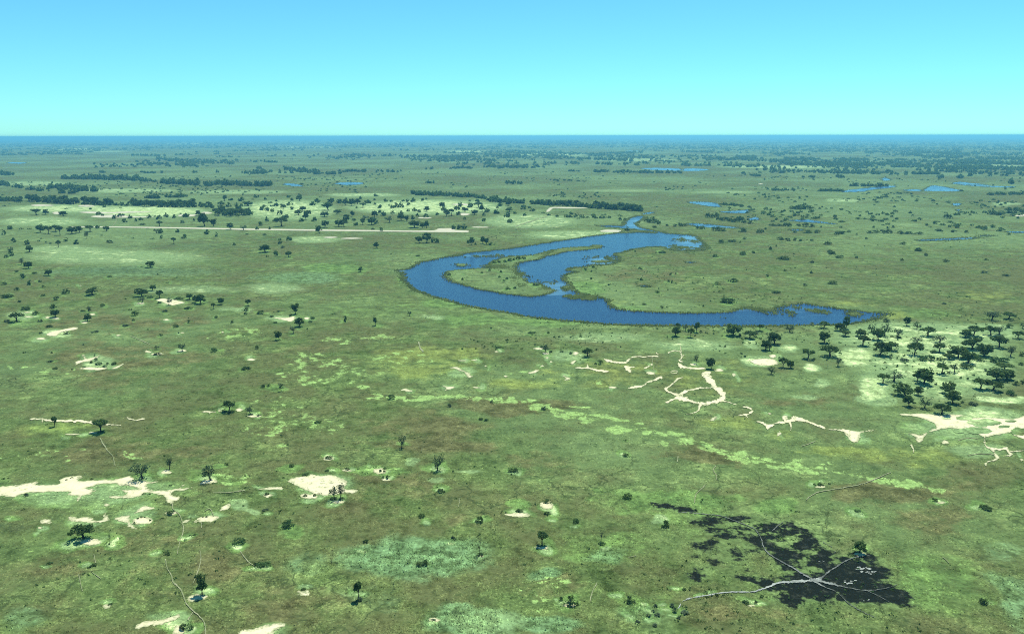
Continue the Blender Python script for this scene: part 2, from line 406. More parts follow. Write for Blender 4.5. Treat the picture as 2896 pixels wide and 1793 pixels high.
# ------------------------------------------------------------------ where which grass grows: ellipses on the ground
# (tile, centre x, centre y, half width, half height, strength), traced from the photograph
ZONES = {
 'pale': [('A1', 500, 610, 560, 30, .8), ('A1', 1060, 630, 480, 45, 1.1), ('A2', 600, 600, 650, 60, .9), ('A1', 2050, 620, 430, 80, .75),
          ('A2', 1350, 700, 420, 60, .55), ('A2', 1700, 800, 450, 40, .55), ('A1', 300, 700, 420, 40, .5), ('A1', 900, 480, 500, 18, .5),
          ('A1', 250, 430, 300, 20, .45), ('A1', 1700, 490, 500, 20, .4), ('A2', 150, 510, 320, 14, .6), ('A1', 450, 900, 380, 40, .42), ('A1', 2250, 830, 260, 30, .5),
          ('B1', 470, 660, 140, 34, 1.0), ('B1', 130, 540, 120, 40, .65), ('B1', 1350, 420, 90, 24, .8), ('B1', 760, 890, 200, 60, .55), ('B1', 900, 80, 900, 76, .40),
          ('B1', 1500, 330, 500, 40, .32), ('B2', 130, 320, 300, 50, .4), ('B2', 200, 550, 140, 30, .55), ('B2', 1350, 540, 160, 14, .5), ('B1', 1830, 490, 200, 20, .4),
          ('B4', 160, 790, 100, 26, 1.0), ('B4', 720, 860, 160, 80, 1.0), ('B4', 790, 1090, 150, 120, 1.0), ('B4', 1130, 950, 100, 60, 1.0), ('B4', 1850, 1190, 240, 44, 1.0),
          ('B4', 340, 930, 90, 36, .8), ('B4', 880, 1180, 140, 44, .7), ('B4', 1150, 700, 800, 130, .62), ('B4', 1350, 950, 700, 300, .72), ('B4', 1600, 1320, 480, 70, .75),
          ('B3', 1900, 890, 130, 50, 1.0), ('B3', 1850, 740, 70, 40, .8), ('B3', 1400, 760, 420, 60, .45), ('B3', 700, 700, 500, 50, .35), ('B3', 440, 840, 200, 40, .5),
          ('B4', 1750, 650, 280, 60, .6), ('B4', 280, 1150, 130, 24, .5), ('B4', 420, 1040, 120, 40, .5),
          ('A3', 1150, 552, 150, 14, .7), ('A3', 700, 310, 500, 12, .7), ('A3', 2150, 300, 320, 8, .8), ('A3', 2300, 575, 160, 14, .6), ('A3', 1700, 720, 300, 12, .3), ('A3', 300, 490, 300, 12, .35),
          ('A2', 2100, 260, 400, 14, .5), ('A2', 1500, 225, 300, 14, .7), ('A2', 2000, 480, 400, 14, .3), ('A2', 900, 200, 200, 8, .7), ('A1', 560, 185, 250, 8, .6), ('A1', 1350, 145, 240, 5, .8), ('A1', 2200, 170, 260, 6, .8), ('A1', 760, 200, 180, 6, .6),
          ('C1', 1780, 530, 110, 40, .6), ('C1', 1920, 550, 80, 24, .6), ('C4', 1700, 100, 250, 70, .35), ('C2', 1230, 190, 80, 30, .4), ('C2', 1650, 260, 130, 14, .5),
          ('C2', 1380, 330, 100, 40, .35), ('C3', 1150, 650, 90, 40, .45), ('C2', 1800, 1420, 400, 150, .30)],
 'brown': [('B1', 900, 600, 900, 120, .55), ('B1', 1000, 860, 900, 140, .6), ('B2', 700, 420, 800, 60, .3), ('B2', 300, 800, 400, 90, .4), ('C2', 1300, 60, 800, 70, .7), ('C3', 200, 200, 500, 120, .4), ('C4', 1500, 350, 400, 100, .4), ('B3', 200, 1230, 420, 60, .9), ('B2', 1700, 1240, 500, 70, .9), ('B2', 1300, 1420, 600, 150, .7), ('C2', 900, 420, 700, 180, .6), ('C3', 1500, 140, 420, 60, .9),
           ('C4', 900, 420, 520, 90, .9), ('C4', 1300, 620, 500, 120, .65), ('C1', 1000, 1000, 1000, 450, .45), ('C2', 300, 1320, 520, 240, .6), ('B1', 800, 950, 900, 350, .38),
           ('B3', 1000, 220, 420, 70, .55), ('C3', 300, 1170, 380, 130, .6), ('C1', 1000, 90, 900, 120, .65), ('C1', 1750, 980, 180, 110, .8), ('C4', 300, 1430, 500, 60, .4),
           ('B4', 200, 1200, 500, 60, .4), ('B3', 900, 1000, 500, 90, .4), ('C3', 1850, 1380, 400, 90, .5), ('B1', 300, 1400, 500, 100, .3), ('C2', 1500, 600, 250, 60, .5)],
 'green': [('C3', 1200, 460, 700, 130, .85), ('C4', 100, 540, 260, 120, .85), ('C4', 1300, 1150, 560, 330, .65), ('C3', 700, 850, 500, 200, .55), ('B3', 300, 580, 620, 40, .8),
           ('B2', 1650, 560, 420, 60, .75), ('C1', 500, 800, 520, 80, .45), ('B2', 600, 165, 330, 50, .9), ('B4', 1250, 520, 330, 50, .6), ('C1', 1450, 240, 500, 90, .45), ('C2', 950, 250, 320, 50, 1.0),
           ('C2', 550, 450, 230, 60, .55), ('B1', 200, 560, 230, 60, .8), ('B1', 1780, 1260, 200, 60, .8), ('B1', 480, 1400, 350, 60, .6), ('C3', 1100, 1330, 330, 170, .6), ('B2', 110, 1100, 160, 50, .8),
           ('C1', 870, 820, 110, 40, .9), ('C1', 690, 800, 140, 44, .8), ('B3', 500, 870, 240, 50, .6), ('B1', 1100, 250, 700, 60, .35), ('C1', 1850, 330, 130, 70, .6), ('C3', 30, 500, 120, 60, .7),
           ('C3', 1450, 650, 500, 300, .45), ('B2', 900, 480, 700, 130, .4), ('C1', 200, 560, 130, 40, .8), ('C1', 100, 300, 160, 50, .7)],
 'teal': [('C2', 1250, 900, 720, 230, 1.0), ('C2', 450, 960, 330, 150, .5), ('C2', 1700, 1420, 520, 160, .9), ('C3', 250, 1430, 360, 100, .9), ('C3', 1080, 1420, 300, 150, .4), ('C3', 700, 900, 280, 120, .55),
          ('B1', 1000, 190, 1000, 60, .5), ('C1', 150, 1400, 300, 150, .5), ('C4', 1900, 1250, 200, 330, .55), ('B2', 350, 240, 500, 70, .55), ('C4', 1850, 850, 250, 120, .4), ('C3', 250, 1050, 160, 60, .7), ('C2', 850, 1250, 400, 140, .4)],
 'yellow': [('B2', 1300, 900, 650, 170, .55), ('B3', 700, 980, 700, 150, .40), ('B3', 1500, 1000, 500, 200, .3), ('C4', 1000, 120, 700, 60, .5), ('B1', 480, 1400, 400, 60, .5), ('B2', 1170, 985, 250, 50, 1.0), ('B2', 1180, 840, 140, 34, .7), ('B2', 1640, 805, 100, 22, .9), ('B2', 1900, 1060, 140, 46, .9), ('B3', 200, 1070, 350, 70, .6), ('B3', 1700, 1370, 320, 60, .7),
            ('C4', 500, 70, 420, 40, .9), ('C4', 1350, 180, 320, 80, .6), ('B4', 100, 1450, 170, 46, .7), ('B4', 1000, 525, 160, 44, .8), ('B4', 620, 440, 220, 26, .6), ('B3', 800, 430, 110, 50, .6),
            ('B2', 1050, 800, 330, 60, .35), ('C4', 1850, 1400, 150, 60, .2), ('B4', 1700, 380, 300, 60, .4)],
 'streak': [('B2', 820, 1090, 60, 18, 1.1), ('B3', 500, 1230, 120, 14, 1.0), ('C1', 560, 130, 70, 14, 1.0), ('C1', 370, 120, 50, 22, .7), ('C2', 250, 50, 90, 12, 1.0), ('C4', 1400, 480, 60, 14, .6), ('B2', 650, 715, 110, 12, 1.0),
            ('B2', 900, 930, 600, 120, .30), ('B2', 300, 1330, 500, 120, .30), ('C1', 1850, 300, 160, 40, .5), ('C2', 1000, 240, 200, 20, .8)],
 'burn': [('C3', 1750, 720, 330, 100, .60), ('C3', 1700, 950, 330, 110, .52), ('C4', 430, 1150, 580, 170, 1.25), ('C4', 250, 880, 300, 190, .80), ('C4', 650, 1000, 330, 150, 1.1), ('C4', 850, 1240, 260, 140, 1.35), ('C3', 1930, 800, 170, 150, .80), ('C3', 1600, 610, 280, 44, .85),
          ('C3', 1250, 520, 220, 50, .75), ('C3', 1550, 900, 220, 110, .62), ('C3', 1880, 1100, 170, 70, .95), ('C3', 1480, 1060, 150, 60, .5), ('C4', 60, 700, 200, 60, .85), ('C3', 1100, 470, 90, 26, .6), ('C4', 560, 880, 330, 60, .7)],
 'dark': [('A1', 1200, 880, 900, 20, .35), ('B1', 1100, 180, 800, 30, .55), ('A1', 350, 625, 200, 20, .5), ('A3', 1750, 650, 250, 40, .3), ('C1', 100, 640, 160, 50, .4), ('B1', 80, 1000, 160, 120, .3), ('A2', 1350, 745, 250, 14, .3)],
}
STR = random.Random(5)


def streaks(tile, cx, cy, rx, ry, n, w=(16, 60), v=(.7, 1.2)):
    for _ in range(int(n * 1.7)):
        a, d = STR.uniform(0, 6.28), STR.random() ** .6
        e = STR.uniform(*w)
        ZONES['streak'].append((tile, cx + rx * d * math.cos(a), cy + ry * d * math.sin(a), e, e * STR.uniform(.10, .20), STR.uniform(*v)))


for a_ in [('B2', 620, 715, 220, 34, 12), ('B2', 400, 890, 260, 60, 26), ('B2', 520, 1010, 340, 50, 40), ('B2', 100, 1430, 160, 50, 16), ('B2', 100, 1230, 260, 70, 18), ('B2', 420, 1400, 320, 70, 20), ('B2', 1000, 690, 140, 24, 8), ('B1', 1850, 690, 240, 60, 14),
           ('C1', 600, 120, 600, 90, 12), ('C1', 1850, 300, 200, 70, 14), ('B1', 300, 960, 330, 40, 8), ('B3', 300, 1000, 400, 90, 10), ('C4', 350, 160, 300, 40, 14), ('C3', 300, 1180, 330, 110, 14), ('B2', 1200, 850, 300, 60, 12)]:
    streaks(*a_)
# the long pale band of old channel grass that crosses the plain
BAND = [(1030, 1128, 8), (1180, 1125, 6), (1330, 1128, 6), (1480, 1132, 8), (1600, 1172, 9), (1700, 1195, 15), (1800, 1215, 15), (1920, 1250, 17), (2040, 1277, 17), (2140, 1290, 12), (2220, 1306, 14), (2330, 1330, 13), (2460, 1352, 10), (2560, 1372, 6), (2660, 1388, 4)]
for (x0_, y0_, w0_), (x1_, y1_, w1_) in zip(BAND[:-1], BAND[1:]):
    for _ in range(17):
        t_ = STR.random(); w_ = w0_ + (w1_ - w0_) * t_
        e = STR.uniform(9, 30)
        ZONES['streak'].append(('S', x0_ + (x1_ - x0_) * t_, y0_ + (y1_ - y0_) * t_ + STR.uniform(-1, 1) * w_, e, e * STR.uniform(.09, .20) + 1, STR.uniform(.8, 1.4)))
CH = {'pale': (0, 0), 'brown': (0, 1), 'green': (0, 2), 'teal': (0, 3), 'yellow': (1, 0), 'burn': (1, 1), 'streak': (1, 2), 'dark': (1, 3)}
HALO = []                 # (centre, axis a, axis b, channel, strength): greener grass round bare sand


def ell_axes(tile, cx, cy, rx, ry):
    p = ground(to_src(tile, [(cx - rx, cy), (cx + rx, cy), (cx, cy - ry), (cx, cy + ry)]))
    return (p[2] + p[3]) / 2, (p[1] - p[0]) / 2, (p[2] - p[3]) / 2


def zone_values(x, y):
    out = np.zeros((2, len(x), 4), np.float32)
    wx = x + (fbm(x / 22, y / 22, 3) - 0.5) * 16
    wy = y + (fbm(x / 30, y / 30, 9) - 0.5) * 26

    def add(c, a, b, ch, v):
        det = a[0] * b[1] - a[1] * b[0]
        R = (np.hypot(*a) + np.hypot(*b)) * 1.2 + 45
        m = np.nonzero((np.abs(x - c[0]) < R) & (np.abs(y - c[1]) < R))[0]
        if len(m) == 0: return
        dx, dy = wx[m] - c[0], wy[m] - c[1]
        u = (dx * b[1] - dy * b[0]) / det
        w = (dy * a[0] - dx * a[1]) / det
        r = np.sqrt(u * u + w * w)
        f = np.clip((1.15 - r) / 0.75, 0, 1)
        f = f * f * (3 - 2 * f) * v
        i, j = CH[ch]
        out[i, m, j] = np.maximum(out[i, m, j], f)
    for ch, L in ZONES.items():
        for (t, cx, cy, rx, ry, v) in L:
            c, a, b = ell_axes(t, cx, cy, rx, ry)
            add(c, a, b, ch, v)
    for h in HALO: add(*h)
    return out


def set_zones(o, x, y):
    z = zone_values(np.asarray(x, float), np.asarray(y, float))
    for k, nm in enumerate(('zone_a', 'zone_b')):
        at = o.data.attributes.new(nm, 'FLOAT_COLOR', 'POINT')
        at.data.foreach_set('color', np.ascontiguousarray(z[k]).ravel())


# ------------------------------------------------------------------ outlines
def jag(src, step, amp, closed=True, seed=0):
    """resample an outline traced in the photograph and roughen it like a worn edge"""
    p = np.asarray(src, float)
    q = np.vstack([p, p[:1]]) if closed else p
    n = len(p)
    out = []
    for i in range(len(q) - 1):
        # Catmull-Rom through the traced points
        a = p[(i - 1) % n] if closed or i > 0 else p[0]
        b, c = q[i], q[i + 1]
        d = p[(i + 2) % n] if closed or i + 2 < n else p[-1]
        m = max(1, int(np.hypot(*(c - b)) / step))
        for k in range(m):
            t = k / m
            out.append(0.5 * ((2 * b) + (c - a) * t + (2 * a - 5 * b + 4 * c - d) * t * t + (3 * b - a - 3 * c + d) * t ** 3))
    if not closed: out.append(q[-1])
    out = np.array(out)
    if amp:
        for sc_, k in ((16.0, 1.0), (6.5, 0.9), (3.0, 0.7)):
            out = out + k * amp * np.stack([(vnoise(out[:, 0] / sc_, out[:, 1] / sc_ * 2, seed) - .5) * 2.2,
                                            (vnoise(out[:, 0] / sc_ + 40, out[:, 1] / sc_ * 2, seed + 5) - .5) * 1.0], 1)
    return out


BLOCK = []    # world outlines where no grass tufts grow


def field_mesh(poly, res, rough, seed):
    """triangles of the area inside an outline whose edge is eaten into by noise (marching triangles on a fine grid)"""
    pad = rough * 1.2 + 0.3
    x0, y0 = poly.min(0) - pad
    x1, y1 = poly.max(0) + pad
    rx, ry = res
    nx, ny = max(4, int((x1 - x0) / rx) + 1), max(4, int((y1 - y0) / ry) + 1)
    f = math.sqrt(max(1.0, nx * ny / 60000.0))
    nx, ny = int(nx / f) + 1, int(ny / f) + 1
    X, Y = np.meshgrid(np.linspace(x0, x1, nx), np.linspace(y0, y1, ny))
    x, y = X.ravel(), Y.ravel()
    d = np.full(x.shape, 1e9)
    a = poly
    b = np.roll(poly, -1, 0)
    for (ax, ay), (bx, by) in zip(a, b):
        ex, ey = bx - ax, by - ay
        l2 = ex * ex + ey * ey + 1e-9
        t = np.clip(((x - ax) * ex + (y - ay) * ey) / l2, 0, 1)
        d = np.minimum(d, (x - ax - t * ex) ** 2 + (y - ay - t * ey) ** 2)
    d = np.sqrt(d) * np.where(inside(poly, x, y), 1, -1)
    nz = (fbm(x / (rough * 3.5), y / (rough * 4.5), seed, 4) - 0.5) * 2.6 + (fbm(x / (rough * .9), y / (rough * .9), seed + 3, 2) - 0.5) * 1.5
    v = d + rough * nz
    I = np.arange(nx * ny).reshape(ny, nx)
    q00, q10, q01, q11 = I[:-1, :-1].ravel(), I[:-1, 1:].ravel(), I[1:, :-1].ravel(), I[1:, 1:].ravel()
    tri = np.vstack([np.stack([q00, q10, q11], 1), np.stack([q00, q11, q01], 1)])
    s = v[tri] > 0
    n = s.sum(1)
    full = tri[n == 3]
    P = np.stack([x, y], 1)
    V, T = [P], [full]
    base = len(P)

    def cut(i, j):
        t = (v[i] / (v[i] - v[j]))[:, None]
        return P[i] + (P[j] - P[i]) * t
    for k in (1, 2):
        t3, s3 = tri[n == k], s[n == k]
        if len(t3) == 0: continue
        odd = np.argmax(s3 if k == 1 else ~s3, 1)
        r_ = np.arange(len(t3))
        o, a1, b1 = t3[r_, odd], t3[r_, (odd + 1) % 3], t3[r_, (odd + 2) % 3]
        ca, cb = cut(o, a1), cut(o, b1)
        m = len(o)
        ia, ib = base + np.arange(m), base + m + np.arange(m)
        V += [ca, cb]; base += 2 * m
        if k == 1: T.append(np.stack([o, ia, ib], 1))
        else: T += [np.stack([ia, a1, b1], 1), np.stack([ia, b1, ib], 1)]
    V, T = np.vstack(V), np.vstack(T)
    used = np.unique(T)
    mp = np.full(len(V), -1); mp[used] = np.arange(len(used))
    D = np.zeros(len(V)); D[:len(v)] = v
    return V[used], mp[T], np.maximum(D[used], 0)


def set_depth(o, D):
    """metres from the worn edge, so that bare sand thins out into grass"""
    o.data.attributes.new('depth', 'FLOAT', 'POINT').data.foreach_set('value', np.ascontiguousarray(D, np.float32))


def sheet(name, src, z, mat, label, cat, step=3.0, rough=1.0, seed=0, block=True, zones=False):
    line = jag(src, step, 0, True, seed)
    g = ground(line)
    dist = math.hypot(*g.mean(0))
    rx = 1.3 * math.hypot(dist, CAM_H) / F_SRC
    ry = min(rx * math.hypot(dist, CAM_H) / CAM_H, rx * 5)
    rough = rough * max(1.0, dist / 700.0)
    span = (g.max(0) - g.min(0)).min()
    V, T, D = field_mesh(g, (rx, ry), min(rough, span * 0.16), seed)
    o = bulk_mesh(name, np.column_stack([V, np.full(len(V), z)]), T, mat)
    if len(T) and o.data.polygons[0].normal.z < 0: o.data.flip_normals()
    if zones: set_zones(o, V[:, 0], V[:, 1])
    else: set_depth(o, D / max(1.0, dist / 700.0))
    tag(o, label, cat, kind='structure')
    if block: BLOCK.append(g)
    return o, g


def ribbon(name, tile, pts, z, mat, label, cat, amp=0.6, step=2.5, seed=0):
    """a path: (x, y, width) points in tile pixels"""
    s = TILES[tile][2]
    p = np.array([(q[0], q[1]) for q in pts], float)
    w = np.array([q[2] if len(q) > 2 else pts[0][2] for q in pts], float) / s
    c = to_src(tile, p)
    line = jag(np.column_stack([c, ]), step, 0, False)
    # widths along the resampled line
    d0 = np.r_[0, np.cumsum(np.hypot(*np.diff(c, axis=0).T))]
    d1 = np.r_[0, np.cumsum(np.hypot(*np.diff(line, axis=0).T))]
    ww = np.interp(d1 / d1[-1], d0 / d0[-1], w)
    tn = np.gradient(line, axis=0)
    tn /= np.maximum(np.hypot(tn[:, 0], tn[:, 1])[:, None], 1e-6)
    nrm = np.stack([-tn[:, 1], tn[:, 0]], 1)
    jl = 1 + amp * (vnoise(d1 / 4, d1 * 0 + seed, 1) - .5) * 1.2
    jr = 1 + amp * (vnoise(d1 / 4, d1 * 0 + seed + 30, 2) - .5) * 1.2
    wob = ((vnoise(d1 / 9, d1 * 0 + seed, 4) - .5) * amp * 2.0)[:, None] * nrm
    L = ground(line + wob + nrm * (ww * 0.5 * jl)[:, None])
    R = ground(line + wob - nrm * (ww * 0.5 * jr)[:, None])
    if mat is not M_TRAIL:
        g = np.vstack([L, R[::-1]])
        dist = math.hypot(*g.mean(0))
        rx = 1.1 * math.hypot(dist, CAM_H) / F_SRC
        wm = float(np.median(np.hypot(*(L - R).T)))
        V, T, D = field_mesh(g, (rx, min(rx * 2.5, wm * .4)), min(0.8 * max(1, dist / 600), wm * 0.30), seed + 50)
        if len(T):
            o = bulk_mesh(name, np.column_stack([V, np.full(len(V), z)]), T, mat)
            if o.data.polygons[0].normal.z < 0: o.data.flip_normals()
            set_depth(o, D / max(1.0, dist / 700.0) * 2.0 + 0.2)
            tag(o, label, cat, kind='structure')
            BLOCK.append(g)
            return o
    n = len(L)
    co = [(x, y, z) for x, y in L] + [(x, y, z) for x, y in R]
    o = link_mesh(name, co, [(i, i + 1, n + i + 1, n + i) for i in range(n - 1)], mat)
    if o.data.polygons[0].normal.z < 0: o.data.flip_normals()
    tag(o, label, cat, kind='structure')
    BLOCK.append(np.vstack([L, R[::-1]]))
    return o


def blob(tile, cx, cy, rx, ry, n=18, seed=0, irr=0.22):
    a = np.linspace(0, 2 * math.pi, n, endpoint=False)
    r = 1 + irr * (vnoise(np.cos(a) * 1.6 + seed * 3.1, np.sin(a) * 1.6 + seed, seed) - .5) * 2
    return to_src(tile, np.stack([cx + rx * r * np.cos(a), cy + ry * r * np.sin(a)], 1))


def halo(tile, cx, cy, rx, ry, ch='green', v=1.0):
    c, a, b = ell_axes(tile, cx, cy, rx, ry)
    HALO.append((c, a, b, ch, v))


# ------------------------------------------------------------------ every plant that can be told apart in the photograph
LOOK = {'r': 'round-crowned dark tree', 'u': 'spreading flat-topped tree', 's': 'thin-leaved grey tree', 't': 'tall dense dark tree', 'd': 'nearly bare thin tree',
        'b': 'dark rounded shrub', 'w': 'low wide dark shrub', 'g': 'bright green shrub', 'y': 'pale grey-green shrub', 'p': 'small fan-leaved bush'}
ORD = 'first second third fourth fifth sixth seventh eighth ninth tenth eleventh twelfth thirteenth fourteenth fifteenth sixteenth seventeenth eighteenth nineteenth twentieth'.split()
TENS = {20: 'twenty', 30: 'thirty', 40: 'forty'}


def ordinal(i):
    if i < 20: return ORD[i]
    t, u = (i + 1) // 10 * 10, (i + 1) % 10
    return TENS[t] + '-' + ORD[u - 1] if u else {30: 'thirtieth', 40: 'fortieth'}[t]


# chunk: (tile, where it stands, trees [(x, base y, width, height, kind?, label?)], shrubs [...]) in tile pixels
CH_ = []


def chunk(tile, where, trees, shrubs): CH_.append((tile, where, trees, shrubs))


chunk('B1', 'on the far left flat',
 [(88, 66, 36, 45), (232, 38, 52, 45), (170, 135, 40, 60, 's'), (222, 165, 62, 60, 'r'), (180, 240, 36, 44, 'u'), (380, 220, 58, 54, 'r'), (228, 292, 30, 44, 't')],
 [(50, 82, 34, 34), (131, 193, 32, 20), (268, 205, 40, 18, 'w'), (38, 290, 40, 30), (312, 268, 28, 16), (134, 334, 42, 30), (335, 312, 34, 24), (447, 297, 12, 8), (513, 358, 62, 40), (55, 390, 90, 36, 'w'), (337, 380, 36, 22), (440, 410, 44, 38), (150, 425, 24, 20)])
chunk('B1', 'on the smooth pale flat',
 [(1168, 157, 75, 54, 'r', 'lone round dark tree at the edge of the smooth pale flat'), (720, 372, 95, 66, 'r', 'lone broad bushy tree left of the far tree clump')],
 [(1100, 153, 20, 8), (850, 234, 38, 20), (1227, 212, 12, 10), (1376, 236, 10, 12), (1302, 276, 30, 8, 'y')])
chunk('B1', 'round the small sandy clearing',
 [(1187, 335, 48, 50), (1105, 380, 90, 72, 'r'), (1242, 395, 54, 66, 'u'), (1105, 430, 60, 50, 's'), (1312, 450, 50, 70, 's'), (1475, 405, 54, 52, 'r'), (1555, 440, 80, 84, 'r'), (1518, 430, 44, 60), (1718, 445, 50, 60, 'r'), (1662, 480, 36, 50, 'u'), (1930, 455, 44, 54)],
 [(1168, 395, 50, 26), (1390, 405, 70, 28, 'w'), (1240, 435, 36, 20), (1280, 500, 54, 22, 'y'), (1465, 478, 60, 26, 'w'), (1918, 492, 44, 34), (1913, 522, 30, 28), (975, 402, 20, 12)])
chunk('B1', 'on the pale rise near left edge',
 [(432, 545, 72, 70, 'r'), (130, 580, 95, 78, 'u', 'spreading tree with two crowns near the left photo edge'), (692, 515, 46, 66, 's'), (680, 575, 56, 60, 'r')],
 [(415, 472, 50, 40), (200, 486, 76, 34, 'w'), (280, 524, 50, 36), (645, 497, 36, 18, 'w'), (795, 460, 44, 28), (55, 580, 50, 24, 'y'), (312, 580, 36, 28, 'y'), (387, 620, 50, 26), (318, 668, 26, 18), (515, 675, 46, 30)])
chunk('B1', 'on the brown flat in the left middle',
 [(1470, 585, 20, 50, 'd'), (1418, 810, 60, 76, 's'), (1212, 795, 48, 38, 's')],
 [(1050, 530, 58, 48), (1015, 487, 30, 16, 'w'), (1037, 570, 20, 24), (1368, 622, 42, 34), (1682, 550, 30, 26), (1805, 590, 24, 30), (745, 662, 56, 14, 'y'), (975, 614, 54, 14, 'y'), (1250, 686, 36, 20), (1388, 668, 14, 12), (648, 760, 10, 20), (1225, 835, 60, 18), (1664, 812, 54, 44, 'g'), (1915, 950, 70, 36), (190, 820, 24, 14), (402, 822, 14, 14), (1150, 640, 14, 10), (1200, 990, 24, 10, 'y')])
chunk('B1', 'in the clump beside the forked sand patch',
 [(737, 850, 14, 34, 'd')],
 [(710, 900, 30, 24), (745, 880, 30, 30, 'g'), (770, 915, 50, 36, 'g'), (815, 930, 30, 26, 'g'), (838, 912, 24, 24), (890, 910, 50, 24, 'w'), (655, 935, 24, 14), (432, 945, 44, 20), (562, 950, 16, 12), (390, 890, 50, 20, 'y')])
chunk('B1', 'near the curved sand streak',
 [(1780, 1280, 90, 95, 'u', 'wide tree standing in bright grass with shrubs at its foot'), (1948, 1300, 70, 80, 's', 'sparse grey tree beside the wide tree in bright grass'), (424, 1393, 46, 80, 't', 'slim dark tree standing across the curved sand streak'), (785, 1440, 122, 110, 'u', 'big spreading tree at the right end of the curved sand streak')],
 [(1740, 1278, 50, 24), (1800, 1286, 60, 28), (1955, 1302, 40, 18)])
chunk('B2', 'on the flat left of the river',
 [(70, 38, 80, 42, 'u'), (152, 64, 30, 40, 'r'), (250, 76, 50, 44, 'u'), (812, 192, 42, 44, 'r', 'lone dark tree on the flat left of the river bend')],
 [(85, 74, 26, 14), (935, 10, 30, 10, 'w'), (1260, 68, 40, 14, 'w'), (1048, 52, 12, 8), (1190, 62, 20, 8)])
chunk('B2', 'round the bright triangular sand patch',
 [(305, 520, 68, 82, 't'), (335, 618, 72, 78, 'r'), (290, 670, 50, 66, 's'), (180, 720, 56, 72, 'r')],
 [(36, 516, 60, 34), (172, 504, 30, 18), (120, 542, 34, 18, 'w'), (148, 590, 36, 18), (268, 538, 30, 24), (435, 555, 38, 26, 'g'), (418, 583, 34, 22, 'g'), (396, 636, 14, 14), (5, 790, 24, 40)])
chunk('B2', 'on the green slope below the river bend',
 [(690, 580, 30, 56, 'd', 'thin sparse tree on green slope, nearest the dark tree group'), (928, 610, 42, 68, 't', 'dense dark tree alone on the green slope'), (1192, 535, 38, 50, 's', 'pale sparse tree on the slope nearest the river bend')],
 [(605, 522, 40, 12, 'y'), (1890, 780, 40, 16), (1825, 630, 16, 16)])
chunk('B2', 'on the mottled yellow grass',
 [(193, 1118, 46, 74, 's', 'sparse small tree in a bright green ring'), (1130, 1562, 70, 110, 's', 'ragged grey tree alone below the pale green band')],
 [(1045, 1180, 66, 48), (50, 1088, 40, 30), (95, 1080, 40, 26), (1500, 1240, 36, 36, 'y'), (1830, 1206, 30, 26), (480, 1364, 60, 22), (1745, 1340, 40, 22), (1790, 1348, 44, 24, 'g'), (25, 1310, 40, 20, 'y')])
chunk('B2', 'on the big river island', [],
 [(1500, 220, 28, 28), (1523, 228, 18, 20), (1592, 216, 18, 20), (1604, 258, 22, 26), (1755, 206, 26, 22), (1716, 184, 10, 16), (1815, 186, 22, 28), (1865, 184, 16, 18), (1902, 198, 24, 24), (1890, 238, 24, 26), (1925, 270, 24, 26), (1950, 252, 28, 26), (1968, 268, 16, 18), (1915, 228, 18, 18), (1955, 332, 44, 32), (1645, 178, 16, 18), (1618, 186, 16, 14), (1548, 198, 10, 14), (1938, 208, 16, 14), (2010, 325, 28, 28), (2172, 300, 60, 26, 'w')])
chunk('B3', "on the island's upper spine", [],
 [(-140, 125, 40, 24), (-105, 120, 40, 26), (-60, 118, 34, 26), (-18, 110, 46, 34), (10, 104, 24, 30), (45, 98, 50, 38), (85, 96, 40, 30), (112, 90, 20, 22), (145, 84, 18, 18), (190, 68, 16, 24), (235, 54, 16, 14)])
chunk('B3', 'on the grassy river point', [],
 [(953, 34, 16, 18), (1160, 45, 62, 26, 'w'), (790, 66, 12, 14), (566, 180, 32, 26), (626, 158, 24, 22), (648, 168, 12, 14), (612, 190, 16, 16), (608, 248, 18, 20), (988, 168, 20, 20), (1003, 172, 14, 12), (1000, 254, 26, 20), (1227, 214, 18, 22), (1268, 206, 12, 18), (1210, 270, 24, 26), (1240, 276, 18, 26, 'y'), (1134, 322, 12, 16), (1124, 354, 34, 24), (1205, 330, 12, 10), (745, 294, 18, 16), (1022, 446, 40, 18), (1158, 474, 28, 26), (936, 444, 10, 14), (498, 345, 30, 12), (578, 372, 26, 10)])
chunk('B3', 'right of the grassy river point', [],
 [(1575, 74, 44, 28), (1788, 60, 56, 26), (1872, 46, 20, 18), (1816, 178, 8, 12), (1722, 270, 64, 40), (1678, 266, 14, 16), (1692, 268, 12, 18), (1592, 290, 50, 28), (1980, 230, 28, 30), (1482, 242, 10, 12), (1348, 240, 8, 8), (1672, 430, 130, 38, 'w', 'long low dark shrub near the lower river arm'), (1482, 460, 14, 20)])
chunk('B3', 'along the lower river bank',
 [(1265, 695, 72, 80, 'r'), (1283, 630, 42, 44, 'u'), (1343, 650, 40, 58, 's'), (1430, 660, 46, 80, 't'), (1385, 700, 52, 76, 'u'), (1708, 690, 118, 105, 'r'), (1840, 710, 92, 66, 'u'), (1893, 695, 50, 56, 's'), (1922, 650, 58, 56, 'u'), (1965, 800, 80, 90, 'r')],
 [(1462, 664, 26, 26), (1764, 686, 20, 24)])
chunk('B3', 'among the looping sand trails',
 [(260, 820, 76, 84, 's', 'spreading grey tree at the left end of the sand trails'), (580, 850, 76, 72, 'u', 'umbrella-shaped tree among green shrubs at the sand trails'), (1425, 905, 44, 80, 's', 'slim leaning tree just left of the bright round tree'), (1545, 945, 70, 90, 'r', 'bright round tree above the big sand loop')],
 [(150, 668, 60, 18, 'g'), (276, 668, 26, 22), (383, 815, 36, 16), (449, 830, 24, 26), (295, 815, 30, 20), (680, 895, 40, 30), (645, 908, 20, 16), (675, 912, 30, 18, 'g'), (840, 776, 10, 14), (245, 1258, 60, 30, 'y'), (875, 1502, 30, 14)])
